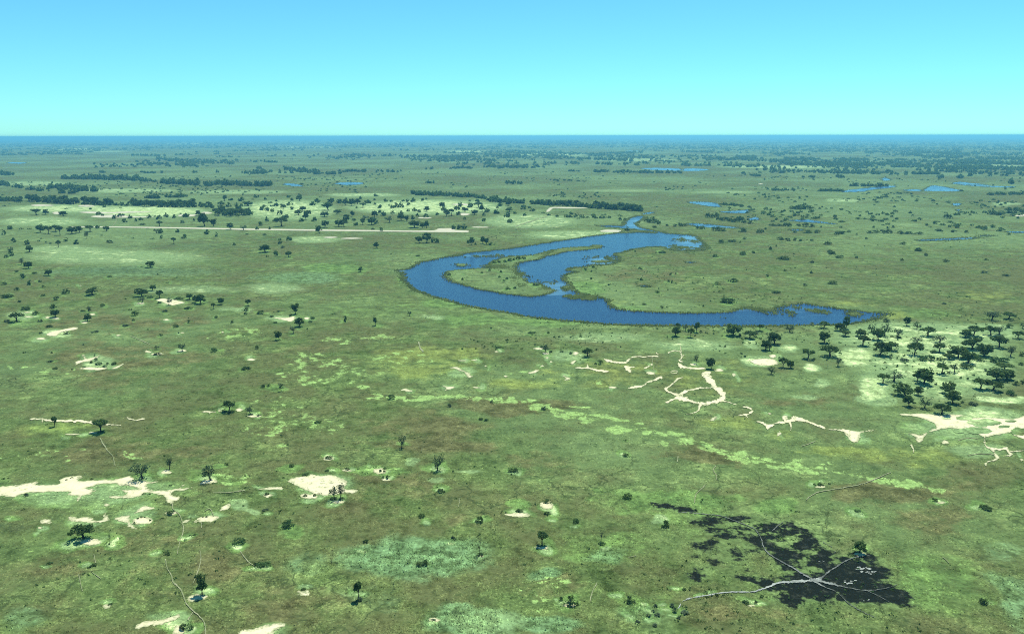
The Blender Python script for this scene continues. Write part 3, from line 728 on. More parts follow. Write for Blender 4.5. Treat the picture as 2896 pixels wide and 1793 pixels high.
chunk('B4', 'on the open right-hand marsh', [],
 [(125, 94, 104, 34, 'w'), (495, 56, 60, 30), (562, 82, 66, 26), (692, 82, 20, 20), (340, 120, 44, 22, 'y'), (1044, 106, 28, 26), (1170, 28, 60, 26), (1230, 68, 30, 30, 'y'), (1386, 114, 52, 30), (1697, 98, 40, 16), (135, 186, 34, 22), (213, 164, 10, 12), (340, 202, 24, 22), (457, 160, 10, 10), (505, 286, 70, 36), (290, 298, 34, 24, 'y'), (72, 356, 74, 28, 'w'), (20, 18, 30, 18), (205, 52, 14, 10), (1685, 200, 60, 14, 'y'), (1370, 440, 40, 14, 'y'), (1560, 385, 40, 12, 'y'), (1850, 222, 60, 16, 'y')])
chunk('B4', 'between river tip and grove',
 [(172, 665, 88, 80, 's'), (435, 630, 80, 60, 'u'), (565, 650, 86, 70, 'r'), (607, 635, 64, 98, 't'), (600, 690, 80, 50, 'u'), (440, 745, 90, 100, 'r'), (55, 755, 110, 105, 'r'), (15, 800, 60, 80, 's'), (485, 850, 130, 95, 'u'), (312, 870, 95, 88, 'u'), (545, 925, 80, 82, 's'), (118, 935, 70, 80, 'u'), (178, 940, 60, 70, 'r'), (25, 990, 70, 70, 's')],
 [(345, 600, 36, 32, 'p'), (925, 580, 60, 34, 'y'), (222, 716, 10, 14)])
chunk('B4', "in the grove's back left",
 [(718, 690, 90, 62, 'r'), (740, 765, 100, 85, 'u'), (805, 660, 64, 80, 's'), (860, 720, 90, 100, 'r'), (910, 690, 90, 110, 's'), (1010, 700, 80, 80, 's'), (870, 840, 130, 115, 'r'), (965, 800, 110, 70, 'u'), (1080, 612, 60, 80, 'r'), (1160, 640, 66, 66, 's'), (1245, 690, 105, 78, 'u'), (1160, 745, 105, 55, 's'), (1140, 840, 105, 105, 'u'), (1335, 745, 120, 70, 's'), (1335, 815, 90, 75, 'u')],
 [(1018, 704, 50, 26), (1288, 820, 50, 36, 'g'), (1210, 880, 70, 56, 'g'), (1270, 878, 70, 54, 'g'), (1060, 885, 80, 26, 'y'), (1345, 880, 60, 40, 'g'), (968, 696, 28, 16)])
chunk('B4', "in the grove's back right",
 [(1740, 570, 130, 85, 's'), (1870, 560, 100, 62, 'u'), (1540, 700, 90, 70, 'r'), (1600, 690, 110, 85, 'u'), (1735, 685, 90, 80, 'u'), (1800, 680, 110, 76, 's'), (1945, 710, 80, 66, 'u'), (1980, 630, 50, 50, 's'), (1800, 780, 120, 100, 'u'), (1885, 850, 75, 95, 's')],
 [(1880, 625, 60, 40), (1975, 845, 40, 40), (1970, 915, 40, 30), (1765, 890, 90, 60, 'g'), (1840, 890, 90, 50, 'g')])
chunk('B4', "in the grove's dense middle",
 [(1590, 800, 150, 110, 'r'), (1480, 860, 150, 110, 'r'), (1680, 850, 130, 110, 'r'), (1560, 905, 120, 110, 'r'), (1410, 870, 90, 50, 'u'), (1350, 985, 90, 92, 'u'), (1455, 975, 70, 90, 's')],
 [(1540, 940, 110, 50), (1640, 880, 100, 50, 'g'), (1410, 980, 30, 26), (1695, 960, 20, 24), (895, 948, 40, 12)])
chunk('B4', "in the grove's front rows",
 [(1215, 1065, 140, 140, 'r', 'biggest dark tree at the front of the right-hand grove'), (1160, 1040, 70, 80, 'r'), (895, 1060, 90, 85, 'u'), (980, 1045, 140, 95, 's'), (1075, 1160, 150, 110, 'r'), (1170, 1150, 70, 75, 'r'), (1100, 1240, 90, 100, 'r'), (1220, 1250, 100, 110, 's'), (1420, 1150, 130, 110, 'r'), (1440, 1215, 110, 110, 'r'), (1350, 1300, 120, 92, 'u', 'bright green flat-topped tree at the very front of the grove'), (1655, 1105, 120, 95, 'u'), (1750, 1115, 130, 85, 'u'), (1780, 1040, 150, 110, 'r'), (1860, 1030, 120, 90, 'r'), (1840, 960, 130, 60, 'u')],
 [(1930, 1070, 50, 40), (1980, 1060, 40, 40), (1515, 1210, 30, 26), (1600, 1225, 80, 20, 'y'), (1308, 1066, 20, 18), (1890, 1150, 70, 60, 'g')])
chunk('C1', 'around the long sand bank',
 [(1110, 315, 150, 150, 's', 'large open-crowned tree on the right end of the long sand bank'), (1318, 232, 60, 100, 's', 'slim sparse tree on a sand spot above the long sand bank'), (1638, 325, 120, 155, 's', 'fan-shaped sparse tree on sand right of the long sand bank')],
 [(1760, 200, 34, 26), (1325, 358, 30, 16), (200, 440, 50, 26, 'y'), (560, 300, 30, 14, 'y'), (715, 308, 24, 14), (25, 308, 30, 16), (65, 300, 16, 10), (180, 545, 30, 16, 'g'), (520, 314, 24, 12)])
chunk('C1', 'below the long sand bank',
 [(655, 780, 160, 130, 'u', 'lone spreading dark tree on its own sand patch, lower left'), (852, 810, 40, 105, 'd', 'bare thin sapling beside the lone spreading tree, lower left'), (1572, 1215, 105, 155, 't', 'tall dense dark tree beside a sand wedge near the winding path')],
 [(1330, 580, 70, 38), (1072, 616, 16, 14), (1100, 606, 18, 16), (1168, 630, 14, 16), (1125, 606, 12, 10), (1608, 602, 20, 14), (1578, 604, 10, 10), (1515, 740, 20, 16), (1480, 750, 30, 14, 'g')])
chunk('C1', 'in the lower left corner',
 [],
 [(1860, 810, 90, 60, 'g'), (1305, 895, 50, 36), (730, 985, 60, 26), (688, 996, 30, 16, 'g'), (390, 965, 46, 24, 'g'), (1425, 1478, 60, 60), (1475, 1474, 60, 50, 'g'), (860, 1285, 40, 22), (1985, 985, 30, 40)])
chunk('C2', 'round the broad sand clearing',
 [(1408, 245, 90, 130, 's', 'vase-shaped dark tree right of the bright grass'), (610, 470, 70, 130, 's', 'left trunk of the sparse pair on the sand clearing'), (655, 468, 70, 140, 's', 'right trunk of the sparse pair on the sand clearing')],
 [(565, 150, 56, 34), (272, 212, 50, 28), (552, 246, 38, 18), (707, 236, 38, 24), (380, 276, 60, 20, 'w'), (880, 222, 20, 8), (998, 230, 30, 22), (965, 248, 20, 20), (995, 250, 18, 16), (1022, 305, 36, 34), (985, 304, 24, 28), (380, 442, 36, 24), (455, 438, 24, 22), (80, 430, 40, 26), (600, 466, 60, 26), (660, 466, 50, 22), (490, 420, 40, 12, 'y')])
chunk('C2', 'on the blue-green reed grass',
 [(1735, 905, 60, 130, 'd', 'leafless crooked tree at the right of the reed grass'), (795, 1250, 70, 145, 'u', 'thin-stemmed umbrella tree in the low centre')],
 [(1435, 410, 70, 34), (1975, 250, 44, 40), (245, 680, 100, 72, 'g'), (70, 552, 50, 22, 'y'), (1285, 605, 54, 42), (1735, 645, 62, 62), (855, 802, 50, 34), (1530, 775, 40, 32, 'y'), (1740, 905, 50, 34), (1265, 985, 60, 44), (1310, 980, 50, 60), (30, 985, 80, 44, 'g'), (85, 980, 70, 42, 'g'), (800, 1252, 56, 40, 'y'), (365, 1170, 40, 24), (1375, 1408, 40, 16, 'y')])
chunk('C3', 'left of the burnt ground',
 [(228, 825, 95, 115, 'u', 'small umbrella tree with a sand rim, left of the burnt ground'), (685, 810, 50, 115, 'd', 'thin crooked tree between umbrella tree and burnt ground')],
 [(22, 250, 60, 36), (880, 130, 60, 32), (890, 460, 70, 56), (265, 490, 70, 32), (270, 585, 54, 34), (55, 562, 60, 32, 'w'), (490, 648, 54, 50, 'g'), (1187, 680, 62, 70), (690, 815, 60, 30, 'g'), (1515, 70, 36, 12)])
chunk('C3', 'below the burnt ground', [],
 [(455, 1285, 110, 80), (375, 1250, 36, 36), (910, 1265, 80, 56), (1110, 1300, 36, 30, 'p'), (1090, 1340, 30, 26, 'p'), (1125, 1370, 44, 34, 'p'), (1340, 1355, 60, 40, 'p'), (1290, 1390, 30, 26, 'p'), (1260, 1340, 40, 50, 'p'), (1055, 1375, 40, 34, 'p'), (1105, 1450, 40, 30, 'p'), (1240, 1300, 40, 40, 'p'), (1335, 1170, 40, 26), (1815, 1275, 60, 36), (1890, 1275, 36, 36), (1585, 1215, 36, 24), (1510, 1230, 36, 18), (970, 1425, 50, 26, 'y'), (1940, 1215, 24, 16)])
chunk('C4', 'in the lower right corner',
 [(715, 885, 96, 105, 'r', 'dark shrubby tree on sand at the edge of the burnt ground')],
 [(410, 358, 50, 26), (365, 350, 20, 16), (1298, 480, 44, 32), (1695, 545, 96, 48, 'w'), (1675, 1275, 70, 54), (700, 560, 50, 20, 'g'), (480, 345, 24, 14)])
chunk('A1', 'left of the airstrip',
 [(75, 755, 34, 28), (30, 795, 24, 40), (288, 780, 56, 54), (345, 790, 56, 54, 'u'), (400, 775, 60, 44), (430, 800, 50, 60, 'u'), (515, 790, 70, 52), (570, 780, 50, 40), (645, 775, 60, 44), (622, 825, 36, 52, 's'), (700, 750, 28, 26, 's'), (765, 770, 42, 36)],
 [(155, 757, 30, 12, 'w'), (210, 757, 40, 10, 'w'), (727, 802, 18, 8)])
chunk('A1', 'on the flat just below the airstrip',
 [(97, 850, 30, 30), (195, 865, 34, 30), (210, 918, 44, 44), (75, 930, 40, 50, 's'), (418, 885, 34, 44, 'u'), (474, 843, 30, 34, 's'), (547, 862, 34, 36), (1245, 862, 40, 42), (1120, 785, 44, 34, 's'), (1148, 785, 36, 32, 's'), (1270, 778, 30, 26, 'u'), (1155, 824, 20, 34), (1320, 822, 28, 30, 'u'), (1480, 792, 34, 34), (1550, 808, 22, 34), (2287, 785, 48, 50), (2008, 860, 30, 40), (2070, 836, 36, 28, 's'), (1900, 922, 72, 52, 'u'), (1974, 934, 30, 26)],
 [(277, 842, 22, 10), (330, 852, 14, 10), (360, 860, 18, 10), (783, 855, 46, 24), (295, 826, 10, 10), (952, 822, 20, 8), (1090, 826, 30, 10, 'w'), (1300, 822, 16, 10), (1893, 800, 30, 16), (1770, 794, 22, 10), (2025, 893, 34, 18, 'y'), (1677, 870, 20, 16), (2065, 935, 46, 22)])
chunk('A1', "behind the airstrip's left half",
 [(1142, 735, 42, 36, 'u'), (1650, 758, 50, 40), (1743, 765, 50, 40, 's'), (1838, 758, 28, 24), (1932, 758, 22, 20), (1465, 735, 80, 90), (1530, 735, 50, 44), (1865, 730, 34, 30), (2015, 735, 80, 60), (1912, 700, 28, 30), (1967, 700, 30, 24), (2250, 700, 36, 32), (2325, 745, 54, 50), (2425, 740, 60, 50), (2155, 700, 36, 32), (2190, 690, 44, 60)],
 [(1020, 725, 50, 10, 'w'), (1060, 752, 20, 6)])
chunk('A1', 'round the far pale sand pan',
 [(1305, 710, 24, 20, 's'), (1388, 700, 18, 26, 's'), (1010, 690, 36, 20, 's'), (972, 700, 20, 20), (892, 706, 30, 30, 's'), (820, 680, 30, 26), (855, 668, 28, 28), (878, 660, 22, 20), (932, 678, 32, 26), (703, 655, 30, 30, 'u'), (735, 660, 20, 22), (1067, 678, 28, 26), (1140, 685, 34, 34, 'u'), (1110, 670, 12, 18), (1190, 670, 32, 28), (1245, 675, 26, 24), (1330, 668, 40, 30), (1420, 660, 40, 36), (260, 655, 70, 40), (328, 652, 44, 36), (455, 662, 54, 34)],
 [(1292, 650, 12, 12), (648, 615, 18, 12)])
chunk('A1', 'in the open wood behind the airstrip',
 [(1605, 555, 44, 36), (1728, 555, 40, 34), (1660, 550, 24, 18), (1835, 530, 36, 20), (1900, 545, 20, 18), (1585, 580, 44, 26), (1637, 595, 34, 30), (1690, 590, 26, 24), (1725, 595, 24, 24), (1780, 590, 70, 34), (1875, 618, 36, 28), (1915, 625, 30, 26), (1950, 632, 28, 28), (1978, 590, 36, 24), (2027, 612, 40, 36), (2003, 650, 40, 32), (2045, 675, 40, 28), (2062, 530, 26, 16), (2090, 552, 26, 20), (2142, 520, 32, 18), (2140, 556, 50, 34), (2075, 585, 50, 26), (2090, 615, 24, 22), (2135, 655, 60, 36), (2165, 625, 50, 30), (2270, 570, 40, 34), (2235, 585, 40, 26), (2380, 580, 60, 44), (2430, 570, 40, 30), (2350, 620, 90, 50), (2320, 668, 60, 36), (2410, 650, 60, 30), (2205, 660, 40, 40)], [])
chunk('A2', "behind the airstrip's right half",
 [(20, 740, 50, 50), (35, 710, 50, 50), (88, 695, 30, 18, 's'), (75, 670, 34, 44), (237, 670, 50, 44), (300, 660, 36, 30), (275, 638, 24, 22), (367, 645, 28, 28), (428, 645, 36, 20), (350, 710, 66, 50, 's'), (430, 695, 60, 50), (468, 700, 36, 40), (513, 685, 30, 28), (545, 665, 24, 22), (105, 730, 30, 24, 's'), (155, 725, 40, 40), (165, 690, 60, 34, 's'), (215, 725, 60, 54), (250, 718, 30, 30), (525, 745, 80, 50), (580, 750, 40, 40), (610, 748, 40, 50), (285, 770, 24, 40)],
 [(228, 762, 30, 20)])
chunk('A2', 'by the far end of the airstrip',
 [(803, 755, 34, 34), (845, 755, 34, 36), (880, 755, 36, 40), (560, 855, 50, 48), (610, 855, 70, 62), (660, 850, 30, 40), (685, 855, 36, 34), (250, 892, 40, 40), (935, 870, 44, 54), (915, 855, 30, 24), (1012, 860, 34, 50), (1040, 865, 44, 40), (1065, 868, 26, 28)],
 [(960, 870, 16, 20), (1100, 868, 20, 8, 'y')])
chunk('A2', 'on the pale flat before far wood',
 [(35, 545, 20, 18), (140, 540, 24, 24), (247, 520, 34, 18), (30, 585, 50, 40), (75, 590, 50, 50), (115, 578, 50, 40), (190, 570, 40, 28), (237, 548, 18, 12), (155, 605, 44, 36), (110, 605, 18, 18), (243, 580, 24, 18), (280, 605, 30, 30), (343, 588, 14, 14), (320, 558, 28, 20), (355, 560, 24, 14), (395, 600, 40, 34), (428, 600, 40, 36), (365, 605, 30, 24), (445, 558, 24, 18), (475, 560, 24, 20), (515, 560, 34, 30), (483, 585, 26, 22), (583, 552, 20, 22, 's'), (480, 628, 22, 20), (525, 625, 34, 24), (560, 635, 24, 20), (612, 630, 44, 36), (607, 672, 32, 32)], [])
chunk('A2', 'left of the far wood and path',
 [(725, 605, 44, 40), (735, 622, 36, 30), (752, 665, 50, 44), (790, 660, 44, 44), (840, 655, 32, 28), (686, 655, 26, 18, 's'), (850, 595, 28, 26), (830, 620, 40, 34), (887, 635, 44, 36), (922, 600, 40, 34), (884, 690, 22, 28), (975, 565, 30, 22), (920, 557, 18, 14), (985, 600, 60, 34), (1010, 630, 40, 44), (952, 655, 50, 36), (1047, 635, 40, 30), (1022, 660, 24, 24, 's'), (1110, 645, 36, 28, 'u'), (1022, 700, 30, 24, 's'), (1118, 605, 18, 22), (1140, 590, 34, 30), (1195, 590, 50, 30), (1187, 668, 40, 36), (1205, 635, 60, 36), (1243, 645, 24, 18), (1305, 613, 36, 28), (1345, 605, 20, 16), (1370, 625, 38, 22), (1312, 660, 24, 24), (1205, 708, 50, 28)],
 [])
chunk('A2', 'at the river mouth',
 [(2047, 768, 32, 30, 'r', 'lone dark tree on a reed mound at the river mouth')],
 [(1995, 695, 30, 24), (2030, 690, 24, 14, 'w'), (1870, 660, 30, 10, 'w'), (2190, 705, 50, 34), (2225, 710, 60, 44), (2262, 720, 50, 36), (2240, 745, 40, 16, 'w'), (2330, 735, 26, 18), (2390, 738, 36, 22), (2425, 735, 44, 28)])
chunk('A3', 'in thickets beyond the river lobe', [],
 [(180, 672, 44, 36), (215, 675, 40, 30), (245, 668, 44, 30), (262, 692, 50, 28), (300, 695, 50, 30), (335, 700, 50, 30), (375, 706, 50, 30), (410, 704, 44, 44), (440, 712, 44, 24), (485, 716, 40, 26), (575, 648, 28, 14), (895, 660, 34, 16), (800, 660, 20, 16), (105, 752, 30, 26), (142, 755, 40, 26), (225, 765, 40, 30), (255, 768, 50, 36), (290, 770, 44, 24), (430, 774, 60, 28), (548, 782, 40, 30), (570, 776, 28, 22), (15, 735, 40, 20), (595, 757, 18, 16)])
chunk('A3', 'in marsh thickets right of the river', [],
 [(640, 730, 50, 18, 'w'), (690, 732, 44, 18, 'w'), (738, 735, 44, 30), (762, 737, 40, 28), (830, 735, 40, 24), (880, 738, 50, 34), (925, 740, 40, 26), (805, 780, 26, 16), (895, 782, 66, 24), (965, 782, 50, 24), (1105, 795, 40, 28), (1140, 790, 50, 24, 'w'), (1190, 778, 36, 18), (1245, 795, 14, 14), (1340, 785, 44, 22), (1385, 782, 50, 26), (1430, 780, 40, 24), (1470, 784, 60, 30), (1560, 790, 44, 26), (1620, 790, 60, 22), (1690, 792, 60, 20), (1100, 690, 26, 14), (1140, 705, 50, 16, 'w'), (1135, 745, 28, 14), (990, 743, 16, 16)])
chunk('A3', 'on the marsh beside the river lobe', [],
 [(445, 828, 30, 18), (700, 832, 50, 24), (750, 840, 40, 24), (805, 838, 30, 24), (845, 840, 24, 14), (925, 838, 24, 14), (275, 855, 40, 30), (355, 845, 60, 10, 'w'), (1040, 865, 60, 26), (630, 900, 20, 20), (670, 880, 12, 16), (1060, 930, 60, 30), (1315, 825, 16, 14), (1575, 865, 44, 22), (1685, 910, 50, 26), (430, 930, 44, 20), (505, 920, 16, 12), (1365, 745, 18, 16), (1470, 750, 22, 14), (1505, 745, 20, 18), (710, 704, 26, 14), (410, 852, 14, 14)])
chunk('A3', 'in the far right marsh', [],
 [(1830, 770, 60, 20, 'w'), (1940, 777, 50, 18), (2030, 780, 30, 20), (1965, 735, 40, 18), (2070, 730, 30, 14), (2150, 752, 46, 18), (2330, 795, 26, 14), (1890, 678, 44, 34), (1915, 680, 34, 30), (1952, 655, 26, 16), (1520, 635, 40, 18), (790, 610, 60, 24), (830, 614, 70, 36), (880, 612, 70, 40), (920, 614, 50, 26), (2215, 652, 60, 28), (2270, 656, 80, 34), (2330, 640, 70, 44), (2390, 640, 80, 46), (2440, 644, 50, 36), (1360, 697, 18, 14), (1390, 565, 40, 12), (2205, 512, 60, 16), (1545, 502, 50, 12)])

# dense rows where single trees melt together: (tile, x0, y0, x1, y1, depth, count, width, height, where)
ROWS = [
 ('A1', 1545, 664, 1800, 664, 34, 30, 46, 42, 'in the dense round grove behind the airstrip'), ('A1', 0, 556, 70, 558, 10, 6, 36, 30, 'in the dark row at the far left edge'), ('A1', 85, 560, 160, 560, 8, 7, 38, 34, 'in the dark row near the far left edge'),
 ('A1', 200, 562, 290, 566, 10, 9, 42, 44, 'in the dark row near the far left edge'), ('A1', 310, 572, 560, 580, 14, 24, 44, 40, 'in the dense row above the pale flats'), ('A1', 595, 580, 800, 590, 14, 24, 46, 42, 'in the dense row above the pale flats'), ('A1', 820, 588, 930, 590, 8, 6, 30, 22, 'in the dense row above the pale flats'),
 ('A1', 930, 592, 1215, 600, 16, 26, 44, 40, 'in the row right of the pale flats'), ('A1', 1230, 600, 1400, 602, 16, 18, 46, 44, 'in the row right of the pale flats'), ('A1', 1430, 595, 1530, 605, 10, 7, 38, 32, 'in the row right of the pale flats'),
 ('A1', 1050, 536, 1145, 540, 8, 9, 32, 30, 'in two small copses above the row'), ('A1', 1190, 532, 1335, 532, 10, 10, 34, 28, 'in two small copses above the row'),
 ('A2', 515, 512, 960, 530, 12, 48, 34, 28, 'in the long dark wood edge beyond the flat'), ('A2', 500, 505, 560, 512, 6, 5, 26, 20, 'in the long dark wood edge beyond the flat'), ('A2', 960, 532, 1040, 545, 10, 8, 28, 24, 'in the long dark wood edge beyond the flat'),
 ('A2', 1050, 560, 1310, 575, 18, 26, 36, 30, 'in the broken wood left of the river mouth'), ('A2', 1350, 575, 1470, 585, 14, 12, 34, 28, 'in the broken wood left of the river mouth'), ('A2', 1470, 586, 1745, 598, 12, 34, 36, 34, 'in the dense wood left of the river mouth'), ('A2', 1755, 604, 2150, 630, 16, 52, 40, 38, 'in the dense wood left of the river mouth'),
]
FAR_ROWS = [
 ('A1', 455, 398, 620, 402, 8, 14, 30, 22), ('A1', 600, 402, 985, 410, 14, 46, 36, 32), ('A1', 1000, 415, 1120, 425, 10, 10, 24, 18), ('A1', 1140, 432, 1530, 450, 16, 40, 36, 32), ('A1', 1530, 440, 1935, 455, 12, 40, 38, 30),
 ('A1', 330, 474, 555, 480, 20, 26, 36, 30), ('A1', 565, 484, 685, 488, 10, 12, 40, 34), ('A1', 0, 446, 75, 452, 10, 8, 36, 32), ('A1', 80, 462, 160, 468, 10, 8, 24, 18), ('A1', 10, 372, 90, 376, 10, 10, 34, 26), ('A1', 415, 500, 540, 505, 6, 7, 30, 20),
 ('A1', 195, 480, 300, 484, 8, 5, 30, 24), ('A1', 935, 232, 1180, 236, 4, 22, 20, 14), ('A1', 1890, 278, 1980, 282, 4, 9, 18, 12), ('A1', 280, 222, 590, 222, 4, 26, 18, 8), ('A1', 1550, 240, 1740, 244, 4, 14, 18, 7), ('A1', 1100, 262, 1280, 270, 10, 18, 20, 14), ('A1', 1080, 290, 1200, 292, 5, 9, 18, 12), ('A1', 1260, 275, 1400, 285, 8, 12, 20, 12),
 ('A1', 2020, 340, 2260, 365, 24, 34, 24, 22), ('A1', 1730, 360, 1920, 365, 12, 18, 20, 18), ('A1', 1840, 325, 1900, 345, 10, 9, 18, 14), ('A1', 1610, 290, 1680, 298, 10, 9, 18, 16), ('A1', 720, 352, 760, 356, 4, 4, 22, 14), ('A1', 1010, 355, 1180, 360, 6, 10, 18, 12), ('A1', 2260, 365, 2442, 368, 8, 12, 22, 16), ('A1', 2100, 400, 2420, 408, 8, 14, 14, 7),
 ('A2', 520, 240, 650, 246, 10, 12, 24, 18), ('A2', 720, 246, 960, 246, 8, 24, 24, 16), ('A2', 800, 322, 930, 325, 6, 12, 20, 12), ('A2', 1040, 316, 1310, 320, 7, 28, 22, 14), ('A2', 0, 235, 500, 240, 10, 34, 18, 12), ('A2', 1030, 238, 1330, 245, 14, 24, 24, 20), ('A2', 1460, 252, 2080, 272, 10, 60, 26, 18), ('A2', 1780, 232, 2160, 214, 12, 40, 26, 20),
 ('A2', 1810, 292, 1940, 298, 6, 12, 22, 14), ('A2', 1800, 352, 2440, 362, 10, 50, 22, 16), ('A2', 1180, 432, 1290, 436, 8, 9, 24, 18), ('A2', 0, 350, 440, 348, 8, 20, 22, 14), ('A2', 1610, 345, 1710, 345, 4, 7, 20, 10), ('A2', 600, 425, 670, 430, 6, 5, 18, 16), ('A2', 1500, 412, 1700, 415, 6, 8, 24, 8), ('A2', 2100, 300, 2150, 306, 4, 5, 20, 14),
 ('A3', 150, 268, 510, 262, 14, 46, 28, 22), ('A3', 380, 246, 520, 244, 6, 16, 24, 14), ('A3', 610, 275, 760, 285, 10, 20, 26, 20), ('A3', 720, 265, 950, 262, 10, 34, 28, 20), ('A3', 730, 295, 910, 300, 8, 24, 28, 18), ('A3', 950, 302, 1320, 304, 12, 50, 30, 24), ('A3', 1130, 260, 1340, 262, 5, 24, 22, 12), ('A3', 1480, 312, 1720, 320, 6, 26, 24, 14),
 ('A3', 1720, 325, 2442, 336, 10, 70, 28, 18), ('A3', 1830, 285, 2442, 300, 10, 70, 28, 18), ('A3', 1610, 225, 1720, 240, 12, 26, 28, 22), ('A3', 1720, 248, 1990, 250, 12, 44, 28, 22), ('A3', 1640, 215, 2000, 225, 14, 50, 28, 22), ('A3', 2110, 258, 2442, 262, 10, 44, 26, 18), ('A3', 680, 220, 860, 220, 4, 18, 24, 10), ('A3', 0, 205, 280, 214, 6, 26, 24, 12),
 ('A3', 0, 305, 220, 306, 8, 20, 22, 14), ('A3', 310, 306, 430, 310, 6, 9, 20, 16), ('A3', 450, 314, 540, 314, 6, 9, 24, 18), ('A3', 1640, 366, 1830, 366, 8, 24, 28, 16), ('A3', 1990, 480, 2000, 490, 4, 2, 20, 10), ('A3', 980, 486, 1180, 488, 6, 22, 26, 14), ('A3', 640, 480, 800, 480, 5, 16, 24, 12), ('A3', 270, 585, 480, 600, 8, 16, 26, 12),
 ('A3', 2180, 512, 2442, 510, 8, 20, 30, 14), ('A3', 1100, 385, 1150, 390, 8, 8, 20, 16), ('A3', 480, 375, 560, 385, 8, 7, 22, 14), ('A3', 420, 360, 440, 364, 4, 3, 24, 12), ('A3', 860, 390, 960, 388, 6, 8, 20, 14), ('A3', 1200, 450, 1480, 452, 6, 22, 26, 16), ('A3', 2340, 430, 2380, 445, 12, 7, 24, 26), ('A3', 1960, 395, 2010, 395, 10, 8, 24, 20), ('A3', 1820, 392, 1860, 395, 8, 6, 24, 18),
]
ITEMS = []     # every countable plant with its place, size and words
for tile, where, trees, shrubs in CH_:
    for isT, L in ((True, trees), (False, shrubs)):
        order = sorted(range(len(L)), key=lambda i: L[i][0])
        for k, i in enumerate(order):
            e = L[i]
            x, y, w, h = e[:4]
            kind = e[4] if len(e) > 4 else (random.choice('rrrrut') if isT else 'b')
            lab = e[5] if len(e) > 5 else '%s, %s from the left %s' % (LOOK[kind], ordinal(k), where)
            ITEMS.append(dict(tile=tile, x=x, y=y, w=w, h=h, kind=kind, label=lab, tree=isT, group=('trees ' if isT else 'shrubs ') + where, px=math.sqrt(w * h) / TILES[tile][2]))
for (tile, x0, y0, x1, y1, dep, n, w, h, where) in ROWS:
    for i in range(n):
        t = (i + random.uniform(0, 1)) / n
        s = random.uniform(.65, 1.15)
        ITEMS.append(dict(tile=tile, x=x0 + (x1 - x0) * t, y=y0 + (y1 - y0) * t - dep * random.random() ** 1.5, w=w * s, h=h * s * .95, kind=random.choice('rrrut'), tree=True,
                          label='one of the crowded dark trees ' + where, group='crowded trees ' + where, px=math.sqrt(w * h) * s / TILES[tile][2]))



# trees and shrubs of this plain stand on low mounds where the grass is greener
for it in ITEMS:
    if it['tile'][0] == 'C' or it['tile'] in ('B1', 'B2', 'B3'):
        near = it['tile'][0] == 'C'
        rx = it['w'] * (1.2 if near else .9) + (16 if near else 8)
        halo(it['tile'], it['x'], it['y'] - 4, rx, rx * (.5 if near else .4), 'green', .95 if near else .7)
        if near and it['x'] % 3 < 1.4: halo(it['tile'], it['x'], it['y'] + 2, rx * .55, rx * .24, 'pale', .6)

